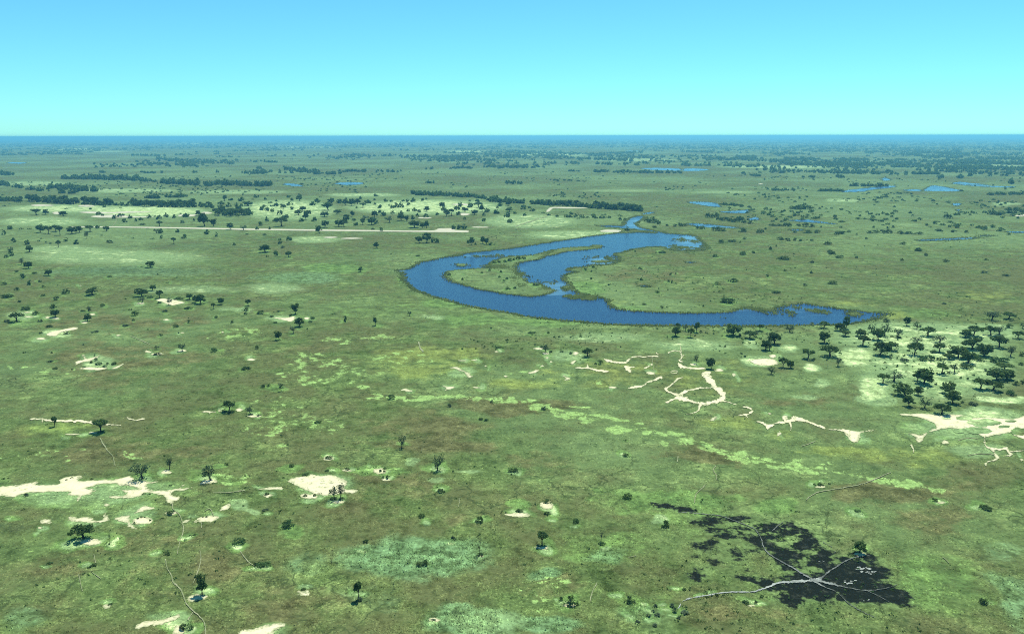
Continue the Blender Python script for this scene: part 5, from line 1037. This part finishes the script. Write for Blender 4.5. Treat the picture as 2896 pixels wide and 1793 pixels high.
island = np.vstack([
 to_src('B2', [(1474, 215), (1488, 192), (1560, 180), (1650, 173), (1750, 166), (1840, 164), (1815, 134), (1850, 108), (1920, 86)]),
 to_src('B3', [(0, 74), (100, 68), (180, 58), (260, 38), (320, 22), (260, 60), (200, 95), (130, 106), (60, 118), (24, 140), (20, 175), (50, 215), (80, 250), (110, 270), (150, 282), (210, 288), (262, 320), (322, 336), (280, 360), (180, 380), (100, 380), (0, 370)]),
 to_src('B2', [(1920, 360), (1830, 344), (1720, 324), (1600, 289), (1520, 264), (1480, 236)])])
raft = to_src('B3', [(240, 48), (340, 20), (430, 4), (540, -2), (640, 0), (672, 8), (600, 16), (500, 28), (420, 34), (330, 56), (280, 66)])
WATERS, BANKS = [], []
g = ground(jag(river, 3.0, 1.3, True, 21))
WATERS.append(g); BANKS.append(g); BLOCK.append(g)
RIVER_G = g
gx0, gy0 = g.min(0); gx1, gy1 = g.max(0)
SHALLOW = [('B3', 1330, 12, 260, 34, .5), ('B3', 330, 330, 190, 70, .5), ('B3', 60, 240, 80, 90, .4), ('B3', 700, 110, 150, 44, .6), ('A3', 60, 850, 170, 70, .5), ('A2', 2120, 720, 160, 60, .5),
           ('B2', 1130, 210, 50, 50, .4), ('B2', 1560, 66, 500, 14, .4), ('B2', 1900, 152, 140, 18, .6), ('B4', 450, 500, 500, 56, .22), ('B3', 560, 392, 190, 20, .4), ('B3', 1830, 490, 200, 24, .3)]


def water_sheet(name, g, z, label, base=0.0):
    o = link_mesh(name, [(x, y, z) for x, y in g], [list(range(len(g)))], M_WATER)
    if o.data.polygons[0].normal.z < 0: o.data.flip_normals()
    bm = bmesh.new(); bm.from_mesh(o.data)
    bmesh.ops.triangulate(bm, faces=bm.faces[:])
    if name == 'river':
        # cut on a grid
        for k in range(1, 60):
            for ax in (0, 1):
                lo, hi = (gx0, gx1) if ax == 0 else (gy0, gy1)
                co = [0, 0, 0]; no = [0, 0, 0]
                co[ax] = lo + (hi - lo) * k / 60; no[ax] = 1
                bmesh.ops.bisect_plane(bm, geom=bm.verts[:] + bm.edges[:] + bm.faces[:], plane_co=co, plane_no=no)
    bm.to_mesh(o.data); bm.free()
    v = np.zeros(len(o.data.vertices) * 3, np.float32); o.data.vertices.foreach_get('co', v); v = v.reshape(-1, 3)
    val = np.full(len(v), base, np.float32)
    if name == 'river':
        for (t, cx, cy, rx, ry, q) in SHALLOW:
            c, a, b = ell_axes(t, cx, cy, rx, ry)
            det = a[0] * b[1] - a[1] * b[0]
            dx, dy = v[:, 0] - c[0], v[:, 1] - c[1]
            r = np.hypot((dx * b[1] - dy * b[0]) / det, (dy * a[0] - dx * a[1]) / det)
            f = np.clip((1.15 - r) / .8, 0, 1)
            val = np.maximum(val, f * f * (3 - 2 * f) * q * 1.5)
    at = o.data.attributes.new('zone_a', 'FLOAT_COLOR', 'POINT')
    cc = np.zeros((len(v), 4), np.float32); cc[:, 0] = val; cc[:, 3] = 1
    at.data.foreach_set('color', cc.ravel())
    tag(o, label, 'river' if name == 'river' else 'pond', kind='structure')
    return o


water_sheet('river', g, 0.34, 'wide blue river bending back on itself round a low island')
_, gi = sheet('river_island', island, 0.55, M_GROUND, 'low grassy island in the bend of the river', 'island', 2.5, 1.6, 5, False, True)
_, gr = sheet('reed_island', raft, 0.50, M_GROUND, 'thin dark raft of reeds in the upper arm of the river', 'island', 2.0, 1.6, 8, False, True)
BANKS += [gi, gr]
for k, (t, x, y, rx, ry, lab) in enumerate([('B3', 425, 316, 34, 14, 'little grass islet in the narrows beside the big island'), ('B4', 670, 520, 54, 9, 'thin green reed bed near the right tip of the river'), ('B3', 430, 380, 22, 8, 'tiny islet of reeds below the narrows'),
                                            ('A2', 1830, 880, 36, 9, 'small reed raft in the upper river arm'), ('A2', 2110, 772, 90, 5, 'narrow reed bar at the river mouth'), ('A2', 2050, 776, 40, 8, 'reed mound carrying a lone dark tree'), ('B2', 1590, 140, 40, 9, 'faint weed bed in the river beside the island tip'), ('B3', 690, 112, 60, 8, 'reed bed in the pale shallows')]):
    _, gg = sheet('reed_islet', blob(t, x, y, rx, ry, 14, k), 0.60 + .01 * k, M_GROUND, lab, 'islet', 2.0, 1.6, k, False, True)
    BANKS.append(gg)
PONDS = [
 ('A1', [(2025, 436), (2060, 428), (2110, 432), (2150, 440), (2168, 447), (2120, 450), (2070, 444)], 'small pale pond, leftmost of the two behind the far trees'),
 ('A1', [(2390, 430), (2430, 424), (2500, 420), (2600, 424), (2605, 432), (2560, 438), (2460, 440)], 'pale blue pond right of a smaller pond behind the far trees'),
 ('A1', [(50, 280), (110, 277), (190, 280), (150, 287), (80, 286)], 'faint pond line far off at the left edge'),
 ('A3', [(1135, 489), (1190, 475), (1290, 464), (1400, 452), (1500, 446), (1530, 452), (1480, 461), (1350, 474), (1290, 488), (1200, 491)], 'long tapering blue pond in the far right marsh'),
 ('A3', [(1425, 396), (1450, 388), (1492, 400), (1470, 410), (1430, 408)], 'small blue pond above the long tapering pond'),
 ('A3', [(1725, 474), (1780, 445), (1860, 450), (1920, 463), (2005, 480), (1900, 486), (1740, 483)], 'broad blue pond right of the long tapering pond'),
 ('A3', [(1935, 424), (1990, 418), (2080, 428), (2190, 437), (2100, 440), (1960, 435)], 'thin pond above the broad blue pond'), ('A3', [(1580, 476), (1650, 470), (1715, 477), (1690, 484), (1600, 482)], 'thin pond between two blue ponds'),
 ('A3', [(38, 561), (150, 560), (240, 570), (278, 597), (200, 592), (100, 578)], 'bright white pond beyond the river mouth'), ('A3', [(265, 631), (400, 623), (482, 614), (460, 640), (330, 639)], 'bright pond below the white pond'),
 ('A3', [(468, 686), (520, 668), (558, 685), (500, 692)], 'small bright pond below a row of thickets'), ('A3', [(758, 694), (880, 688), (990, 702), (1102, 721), (1000, 714), (880, 706)], 'bright thin pond tailing to the right'),
 ('A3', [(15, 716), (150, 718), (300, 733), (435, 748), (300, 748), (120, 739)], 'long blue channel above the river lobe'), ('A3', [(778, 757), (860, 757), (856, 769), (790, 767)], 'small blue pool between thickets'),
 ('A3', [(1672, 835), (1750, 828), (1900, 822), (2105, 813), (2090, 822), (1980, 832), (1750, 841)], 'thin bright channel in the right marsh'), ('A3', [(2125, 804), (2180, 798), (2225, 800), (2170, 808)], 'short bright dash of water right of the thin channel'),
 ('A3', [(2305, 776), (2380, 773), (2470, 777), (2400, 783)], 'faint channel at the right photo edge'), ('A3', [(1928, 574), (1998, 571), (1975, 590), (1945, 588)], 'small pale pond far right'), ('A3', [(1952, 617), (1985, 615), (1978, 626), (1958, 625)], 'tiny pale pond below the small pale pond'),
 ('A2', [(2155, 649), (2190, 638), (2255, 634), (2220, 644), (2170, 651)], 'thin bright channel above the river mouth'), ('A2', [(2030, 198), (2100, 195), (2140, 198), (2080, 202)], 'faint far water line'), ('A3', [(1950, 432), (2200, 446), (2380, 452), (2300, 458), (2060, 446)], 'faint long channel right of the broad pond'),
 ('B3', [(1340, 116), (1380, 112), (1422, 117), (1380, 122)], 'small pale pool on the grassy point'), ('B3', [(985, 300), (1020, 296), (1068, 305), (1020, 310)], 'faint pool in the grassy point'), ('A2', [(2140, 322), (2280, 318), (2440, 326), (2420, 338), (2260, 334)], 'faint blue pond beyond the marsh'), ('A3', [(0, 326), (80, 322), (190, 330), (120, 340), (10, 340)], 'faint blue pond before the far woods')]
for i, (t, p, lab) in enumerate(PONDS):
    g = ground(jag(to_src(t, p), 2.0, 0.7, True, i))
    water_sheet('pond', g, 0.34 + 0.003 * i, lab, 0.45)
    WATERS.append(g)
    BANKS.append(g)

# the river's marsh edge is greener
for t, cx, cy, rx, ry in [('B2', 1180, 230, 110, 90), ('B2', 1500, 430, 330, 60), ('B3', 400, 560, 400, 26), ('B3', 560, 330, 260, 90), ('B3', 850, 470, 240, 30)]:
    halo(t, cx, cy, rx, ry, 'green', .8)

# ------------------------------------------------------------------ the plain: one sheet, finer towards the camera's side
tan_rows = np.concatenate([np.linspace(math.tan(math.radians(37)), math.tan(math.radians(4.0)), 250), np.linspace(math.tan(math.radians(3.95)), 150 / 60000.0, 66)])
rr = np.concatenate([[0.01, 50, 100, 150], CAM_H / tan_rows])
az = np.concatenate([np.linspace(-44, 44, 761), np.linspace(50, 310, 45)]) * math.pi / 180
na, nr = len(az), len(rr)
gx = (rr[:, None] * np.sin(az)[None]).ravel()
gy = (rr[:, None] * np.cos(az)[None]).ravel()
ii = np.arange(nr - 1)[:, None] * na
jj = np.arange(na)[None]
q = np.stack([ii + jj, ii + (jj + 1) % na, ii + na + (jj + 1) % na, ii + na + jj], -1).reshape(-1, 4)
gnd = bulk_mesh('ground', np.stack([gx, gy, gx * 0], 1), q[:, ::-1], M_GROUND)
set_zones(gnd, gx, gy)
tag(gnd, 'flat savanna plain of olive, brown and pale grass reaching the horizon', 'ground', kind='structure')

# ------------------------------------------------------------------ trees and shrubs: unit shapes (height 1, crown width 1)
def tube(V, F, p0, p1, r0, r1, n=5):
    p0, p1 = Vector(p0), Vector(p1)
    d = (p1 - p0).normalized()
    a = d.orthogonal().normalized(); b = d.cross(a)
    k = len(V)
    for p, r in ((p0, r0), (p1, r1)):
        for i in range(n):
            t = 2 * math.pi * i / n
            V.append(tuple(p + a * (r * math.cos(t)) + b * (r * math.sin(t))))
    for i in range(n):
        F.append((k + i, k + (i + 1) % n, k + n + (i + 1) % n, k + n + i))


def leaf_cloud(centres, radii, per, size, rng, flat=0.75):
    """small leaf-sized quads spread through clumps"""
    V, F = [], []
    for c, r in zip(centres, radii):
        for _ in range(per):
            d = Vector((rng.gauss(0, 1), rng.gauss(0, 1), rng.gauss(0, 1))).normalized() * (r * rng.uniform(.35, 1.0) ** .6)
            d.z *= flat
            p = Vector(c) + d
            nrm = (d.normalized() * 0.7 + Vector((rng.gauss(0, 1), rng.gauss(0, 1), rng.gauss(0, 1) + .5)).normalized()).normalized()
            a = nrm.orthogonal().normalized()
            a.rotate(Matrix.Rotation(rng.uniform(0, 6.28), 3, nrm))
            b = nrm.cross(a)
            s, e = size * rng.uniform(.6, 1.35), rng.uniform(.55, 1.0)
            k = len(V)
            for u, w in ((-.5, -.35), (.5, -.5), (.42, .5), (-.4, .42)):
                q = p + a * (u * s) + b * (w * s * e)
                V.append((q.x, q.y, max(q.z, 0.005)))
            F.append((k, k + 1, k + 2, k + 3))
    return V, F


def mesh_of(name, V, F, mat):
    me = bpy.data.meshes.new(name)
    me.from_pydata(V, [], F); me.update()
    me.materials.append(mat)
    return me


def tree_shape(kind, seed):
    r = random.Random(seed)
    V, F = [], []
    lean = Vector((r.uniform(-.06, .06), r.uniform(-.06, .06), 0))
    fork = {'r': .18, 'u': .34, 's': .26, 't': .16, 'd': .38}[kind]
    base, f = Vector((0, 0, -0.02)), Vector((0, 0, fork)) + lean
    tube(V, F, base, f, .050 if kind != 'd' else .030, .034 if kind != 'd' else .02, 6)
    cen, rad = [], []
    nb = {'r': 6, 'u': 6, 's': 7, 't': 5, 'd': 5}[kind]
    for i in range(nb):
        a = 2 * math.pi * (i + r.uniform(-.3, .3)) / nb
        if kind == 'u': R, z = r.uniform(.18, .40), r.uniform(.58, .80)
        elif kind == 't': R, z = r.uniform(.08, .26), r.uniform(.40, .92)
        elif kind == 'd': R, z = r.uniform(.10, .36), r.uniform(.60, 1.0)
        else: R, z = r.uniform(.14, .38), r.uniform(.34, .82)
        e = Vector((R * math.cos(a), R * math.sin(a), z)) + lean * 2
        m = f.lerp(e, .5) + Vector((r.uniform(-.04, .04), r.uniform(-.04, .04), r.uniform(0, .05)))
        tube(V, F, f, m, .026, .016, 4); tube(V, F, m, e, .016, .006, 4)
        if kind in 'sd':
            for q in range(2):
                g = m.lerp(e, r.uniform(.3, .8))
                tube(V, F, g, g + Vector((r.uniform(-.12, .12), r.uniform(-.12, .12), r.uniform(.04, .14))), .009, .003, 3)
        cen.append(e); rad.append(r.uniform(.14, .20) if kind != 't' else r.uniform(.16, .24))
    extra = {'r': 20, 'u': 18, 's': 12, 't': 15, 'd': 1}[kind]
    for _ in range(extra):
        a, q = r.uniform(0, 6.28), math.sqrt(r.uniform(0, 1))
        if kind == 'u': c = Vector((.40 * q * math.cos(a), .40 * q * math.sin(a), .84 - .22 * q * q + r.uniform(-.12, .05)))
        elif kind == 't': c = Vector((.32 * q * math.cos(a), .32 * q * math.sin(a), r.uniform(.34, .90)))
        else: c = Vector((.38 * q * math.cos(a), .38 * q * math.sin(a), .30 + .56 * r.uniform(.10, 1) * math.sqrt(max(0, 1 - q * q * .8))))
        cen.append(c + lean); rad.append(r.uniform(.10, .17))
    per = {'r': 46, 'u': 42, 's': 20, 't': 52, 'd': 9}[kind]
    size = {'r': .078, 'u': .074, 's': .060, 't': .08, 'd': .045}[kind]
    LV, LF = leaf_cloud(cen, rad, per, size, r)
    return (mesh_of('trunk', V, F, M_BARK), mesh_of('crown', LV, LF, M_LEAFG if kind in 'sd' else M_LEAF))


def shrub_shape(kind, seed):
    r = random.Random(seed)
    cen, rad = [], []
    for _ in range(20 if kind == 'w' else 16):
        a, q = r.uniform(0, 6.28), math.sqrt(r.uniform(0, 1))
        top = .72 * math.sqrt(max(.05, 1 - q * q)) * r.uniform(.45, 1.1)
        cen.append(Vector((.40 * q * math.cos(a), .40 * q * math.sin(a), top))); rad.append(r.uniform(.12, .22))
    V, F = leaf_cloud(cen, rad, 26, .085, r, .9)
    for i in range(5):
        a = r.uniform(0, 6.28)
        tube(V, F, (0, 0, -.02), (.25 * math.cos(a), .25 * math.sin(a), .6), .022, .008, 4)
    return mesh_of('shrub', V, F, M_LEAFB if kind == 'g' else (M_LEAFG if kind == 'y' else M_LEAF))


def palm_shape(seed):
    r = random.Random(seed)
    V, F = [], []
    for i in range(26):
        a, el = r.uniform(0, 6.28), r.uniform(.1, 1.2)
        d = Vector((math.cos(a) * math.cos(el), math.sin(a) * math.cos(el), math.sin(el)))
        s = d.cross(Vector((0, 0, 1))).normalized() * .09
        p, m, e = Vector((0, 0, .1)), d * .42 + Vector((0, 0, .15)), d * .62 + Vector((0, 0, .02))
        k = len(V)
        V += [tuple(p - s * .2), tuple(p + s * .2), tuple(m + s), tuple(m - s), tuple(e)]
        F += [(k, k + 1, k + 2, k + 3), (k + 3, k + 2, k + 4)]
    return mesh_of('shrub', V, F, M_LEAFG)


TREE = {k: [tree_shape(k, 100 + 17 * i + ord(k)) for i in range(n)] for k, n in (('r', 7), ('u', 6), ('s', 5), ('t', 4), ('d', 3))}
SHRUB = {k: [shrub_shape(k, 300 + 13 * i + ord(k)) for i in range(n)] for k, n in (('b', 7), ('w', 5), ('g', 3), ('y', 3))}
SHRUB['p'] = [palm_shape(900 + i) for i in range(3)]


def plant_size(it):
    p = G(it['tile'], it['x'], it['y'])
    u = px_size(p, it['tile'])
    th = math.atan2(CAM_H, math.hypot(*p))
    w = it['w'] * u
    H = (it['h'] * u * (1.15 if it['tile'][0] == 'A' else 1.0) - 0.40 * w * math.sin(th)) / math.cos(th)
    H = max(H, 0.42 * w if it['tree'] else 0.30 * w)
    return p, w, H


FAR_PLANTS = []
for isT, limit in ((True, 300), (False, 300)):
    L = sorted([i for i in ITEMS if i['tree'] == isT], key=lambda i: -i['px'])
    for it in L[limit:]:
        p, w, H = plant_size(it)
        FAR_PLANTS.append((p[0], p[1], w, H))
    for it in L[:limit]:
        p, w, H = plant_size(it)
        # the trunk stands a little behind the lowest dark pixel, which is its shadow
        d = 0.16 * w
        n = p / np.hypot(*p)
        loc = (p[0] + n[0] * d, p[1] + n[1] * d, 0.0)
        rz = random.uniform(0, 6.28)
        if isT:
            tm, cm = random.choice(TREE[it['kind']])
            root = bpy.data.objects.new('tree', None)
            root.empty_display_size = 0.5
            COL.objects.link(root)
            root.location = loc; root.rotation_euler.z = rz; root.scale = (w * 1.14, w * 1.14, H * 1.08)
            for nm, me in (('trunk', tm), ('crown', cm)):
                c = bpy.data.objects.new(nm, me)
                COL.objects.link(c)
                c.parent = root
            tag(root, it['label'], 'tree', it['group'])
        else:
            o = bpy.data.objects.new('shrub', random.choice(SHRUB[it['kind']]))
            COL.objects.link(o)
            o.location = loc; o.rotation_euler.z = rz; o.scale = (w * 1.08, w * 1.08, H * 1.15)
            tag(o, it['label'], 'shrub', it['group'])
for (tile, x0, y0, x1, y1, dep, n, w, h) in FAR_ROWS:
    for i in range(int(n * 1.25)):
        t = random.random(); s = random.uniform(.6, 1.2)
        it = dict(tile=tile, x=x0 + (x1 - x0) * t, y=y0 + (y1 - y0) * t - dep * random.random(), w=w * s, h=h * s, tree=True)
        p, ww, H = plant_size(it)
        FAR_PLANTS.append((p[0], p[1], ww, min(H * 1.2, 17)))
# loose scatter of single bushes over the far plain and woods that thicken to the horizon
n = 60000
tt = RNG.uniform(150 / 52000.0, 150 / 1500.0, n) ** 1.25 * (150 / 1500.0) ** -.25
r = CAM_H / tt
a = RNG.uniform(-35, 35, n) * math.pi / 180
x, y = r * np.sin(a), r * np.cos(a)
den = fbm(x / 900 + 5, y / 1500, 2, 4)
fine = fbm(x / 160, y / 260, 8, 3)
far = np.clip((r - 3500) / 9000, 0, 1)
right = np.clip(x / r / 0.5, -1, 1)
prob = np.where(r < 3500, np.clip((fine - .50) * 1.1, 0, .14), np.clip((den - (.555 - .28 * far - .04 * right)) * 5.0, 0, 1) * np.clip((fine - .25) * 3, 0, 1))
prob = np.where((r < 2300) & (x < 100), prob * 0.10, prob)
keep = RNG.uniform(0, 1, n) < prob
for X, Y, R, f in zip(x[keep], y[keep], r[keep], fine[keep]):
    s = min(1 + max(0, R - 4000) / 3000, 9)
    if R < 3500: FAR_PLANTS.append((X, Y, random.uniform(4, 10), random.uniform(2, 5)))
    else: FAR_PLANTS.append((X, Y, random.uniform(9, 16) * s, random.uniform(8, 13) * (1 + .1 * s)))
FP = np.array(FAR_PLANTS)
ok = np.ones(len(FP), bool)
for g in WATERS: ok &= ~inside(g, FP[:, 0], FP[:, 1])
FP = FP[ok]


def leaf_mass(name, P, k, mat, label, cat, q=0.34, shade=None):
    """k leaf clumps in the dome of each plant, all one mass"""
    n = len(P)
    c = np.repeat(P, k, 0)
    m = n * k
    th, rad = RNG.uniform(0, 2 * math.pi, m), np.sqrt(RNG.uniform(0, 1, m))
    z = RNG.uniform(.12, 1, m) * np.sqrt(np.maximum(.1, 1 - rad ** 2 * .85))
    C = np.stack([c[:, 0] + rad * np.cos(th) * c[:, 2] * .5, c[:, 1] + rad * np.sin(th) * c[:, 2] * .5, z * c[:, 3] * .92], 1)
    nr = RNG.normal(0, 1, (m, 3)); nr[:, 2] += .6
    nr /= np.linalg.norm(nr, axis=1)[:, None]
    t = RNG.normal(0, 1, (m, 3))
    A = np.cross(nr, t); A /= np.linalg.norm(A, axis=1)[:, None]
    B = np.cross(nr, A)
    S1 = (np.minimum(c[:, 2], c[:, 3] * 1.3) * q * RNG.uniform(.6, 1.3, m))[:, None]
    V = np.stack([C - A * S1 - B * S1 * .6, C + A * S1 * .8 - B * S1, C + A * S1 + B * S1 * .7, C - A * S1 * .7 + B * S1], 1).reshape(-1, 3)
    V[:, 2] = np.maximum(V[:, 2], 0.02)
    o = bulk_mesh(name, V, np.arange(m * 4).reshape(-1, 4), mat)
    tag(o, label, cat, kind='stuff')
    return o


d = np.hypot(FP[:, 0], FP[:, 1])
leaf_mass('distant_trees', FP[d < 4000], 26, M_LEAF, 'scattered far trees and thickets on the plain before the horizon', 'trees', .20)
leaf_mass('far_woodland', FP[d >= 4000], 12, M_LEAF, 'hazy dark woodland melting into the horizon', 'woodland', .26)

# knee-high bushes and dark tussocks that only read as specks on the plain
n = 60000
tt = RNG.uniform(150 / 2600.0, math.tan(math.radians(35)), n)
r = CAM_H / tt
a = RNG.uniform(-36, 36, n) * math.pi / 180
x, y = r * np.sin(a), r * np.cos(a)
den = fbm(x / 60, y / 90, 31, 4)
marsh = (x > -40) & (r > 560) & (r < 2300)
keep = RNG.uniform(0, 1, n) < np.where(marsh, np.clip((den - .46) * 1.9, 0, .30), np.clip((den - .52) * .8, 0, .08))
for g in BLOCK + WATERS: keep &= ~inside(g, x, y)
U = np.stack([x, y, RNG.uniform(.7, 2.4, n) * np.where(marsh, np.clip(r / 800, 1, 2.2), .8), RNG.uniform(.3, .9, n) * np.where(marsh, 1.6, .8)], 1)[keep]
leaf_mass('undergrowth', U, 7, M_LEAF, 'dark specks of low bushes and tussocks strewn over the plain', 'undergrowth', .30)

# ------------------------------------------------------------------ reeds along the banks, grass tufts on the near plain
def tufts(name, P, hgt, wid, mat, label, cat, shade=(0.6, 1.25), zones=True):
    """each tuft a little three-sided cone of blades"""
    n = len(P)
    a0 = RNG.uniform(0, 2 * math.pi, n)
    z0 = P[:, 2] if P.shape[1] > 2 else np.zeros(n)
    B = [np.stack([P[:, 0] + np.cos(a0 + i * 2.094) * wid * RNG.uniform(.7, 1.3, n), P[:, 1] + np.sin(a0 + i * 2.094) * wid * RNG.uniform(.7, 1.3, n), z0], 1) for i in range(3)]
    top = np.stack([P[:, 0] + RNG.normal(0, .25, n) * wid, P[:, 1] + RNG.normal(0, .25, n) * wid, z0 + hgt], 1)
    V = np.stack([B[0], B[1], B[2], top], 1)
    i4 = np.arange(n)[:, None] * 4
    T = np.concatenate([i4 + np.array([[0, 1, 3]]), i4 + np.array([[1, 2, 3]]), i4 + np.array([[2, 0, 3]])])
    o = bulk_mesh(name, V.reshape(-1, 3), T, mat)
    k = 1
    if zones:
        set_zones(o, V[:, :, 0].ravel(), V[:, :, 1].ravel())
        s = np.repeat(RNG.uniform(shade[0], shade[1], n), 4)
        col = np.ones((len(s), 4), np.float32); col[:, :3] = s[:, None]
        o.data.attributes.new('shade', 'FLOAT_COLOR', 'POINT').data.foreach_set('color', col.ravel())
    tag(o, label, cat, kind='stuff')
    return o


R = []
for gi_, g in enumerate(BANKS):
    seg = np.roll(g, -1, 0) - g
    ln = np.hypot(seg[:, 0], seg[:, 1])
    cum = np.r_[0, np.cumsum(ln)]
    dist = np.hypot(*g.mean(0))
    per = 3.2 if dist < 900 else (1.3 if dist < 1500 else .35)
    n = int(min(cum[-1] * per, 9000))
    s = RNG.uniform(0, cum[-1], n)
    i = np.clip(np.searchsorted(cum, s) - 1, 0, len(g) - 1)
    p = g[i] + seg[i] * ((s - cum[i]) / np.maximum(ln[i], 1e-6))[:, None]
    p += RNG.normal(0, 1.0, p.shape) * (1.0 + 3.0 * fbm(p[:, 0] / 30, p[:, 1] / 30, 41, 2)[:, None] ** 2 * (1 if dist < 1200 else 1.6)) 
    R.append(p)
# weed and reeds standing in the shallows
for (t, cx, cy, rx, ry, q_) in [s_ for s_ in SHALLOW if s_[0] != 'A2']:
    c, a, b = ell_axes(t, cx, cy, rx, ry)
    m = 420
    u, w_ = RNG.normal(0, .42, m), RNG.normal(0, .42, m)
    pp = c + u[:, None] * a + w_[:, None] * b
    pp = pp[inside(RIVER_G, pp[:, 0], pp[:, 1]) & (fbm(pp[:, 0] / 14, pp[:, 1] / 22, 77, 3) > .56)]
    R.append(np.repeat(pp, 4, 0) + RNG.normal(0, 1.6, (len(pp) * 4, 2)))
R = np.vstack(R)
dd = np.hypot(R[:, 0], R[:, 1])
R3 = np.column_stack([R, np.full(len(R), .3)])
tufts('reeds', R3, RNG.uniform(.5, 1.3, len(R)), RNG.uniform(.5, 1.1, len(R)) * np.clip(dd / 900, 1, 2), M_REED, 'fringe of green reeds along the river banks and ponds', 'reeds', zones=False)

n = 210000
tt = RNG.uniform(math.tan(math.radians(12.5)), math.tan(math.radians(36)), n)
r = CAM_H / tt
a = RNG.uniform(-37, 37, n) * math.pi / 180
x, y = r * np.sin(a), r * np.cos(a)
ok = fbm(x / 7, y / 7, 5, 3) > RNG.uniform(.3, .6, n)
for g in BLOCK: ok &= ~inside(g, x, y)
zv = zone_values(x, y)
ok &= zv[1][:, 1] < .45
teal = zv[0][:, 3][ok]
P = np.stack([x, y], 1)[ok]
tufts('grass', P, RNG.uniform(.15, .42, len(P)) * (1 + .9 * teal), RNG.uniform(.22, .5, len(P)), M_TUFT, 'tufted savanna grass covering the near plain', 'grass', (.75, 1.7))

# ------------------------------------------------------------------ the air
hz = NT('thin blue haze')
v = hz.n('ShaderNodeVolumePrincipled')
v.inputs['Color'].default_value = (0.25, 0.80, 1.0, 1)
v.inputs['Density'].default_value = 8e-5
v.inputs['Anisotropy'].default_value = 0.3
hz.t.links.new(v.outputs['Volume'], hz.out.inputs['Volume'])
E = 61000.0
bx = [(-E, -E, -1), (E, -E, -1), (E, E, -1), (-E, E, -1), (-E, -E, 160), (E, -E, 160), (E, E, 160), (-E, E, 160)]
hb = link_mesh('haze', bx, [(0, 3, 2, 1), (4, 5, 6, 7), (0, 1, 5, 4), (1, 2, 6, 5), (2, 3, 7, 6), (3, 0, 4, 7)], hz.m)
tag(hb, 'thin blue haze over the whole plain', 'haze', kind='stuff')
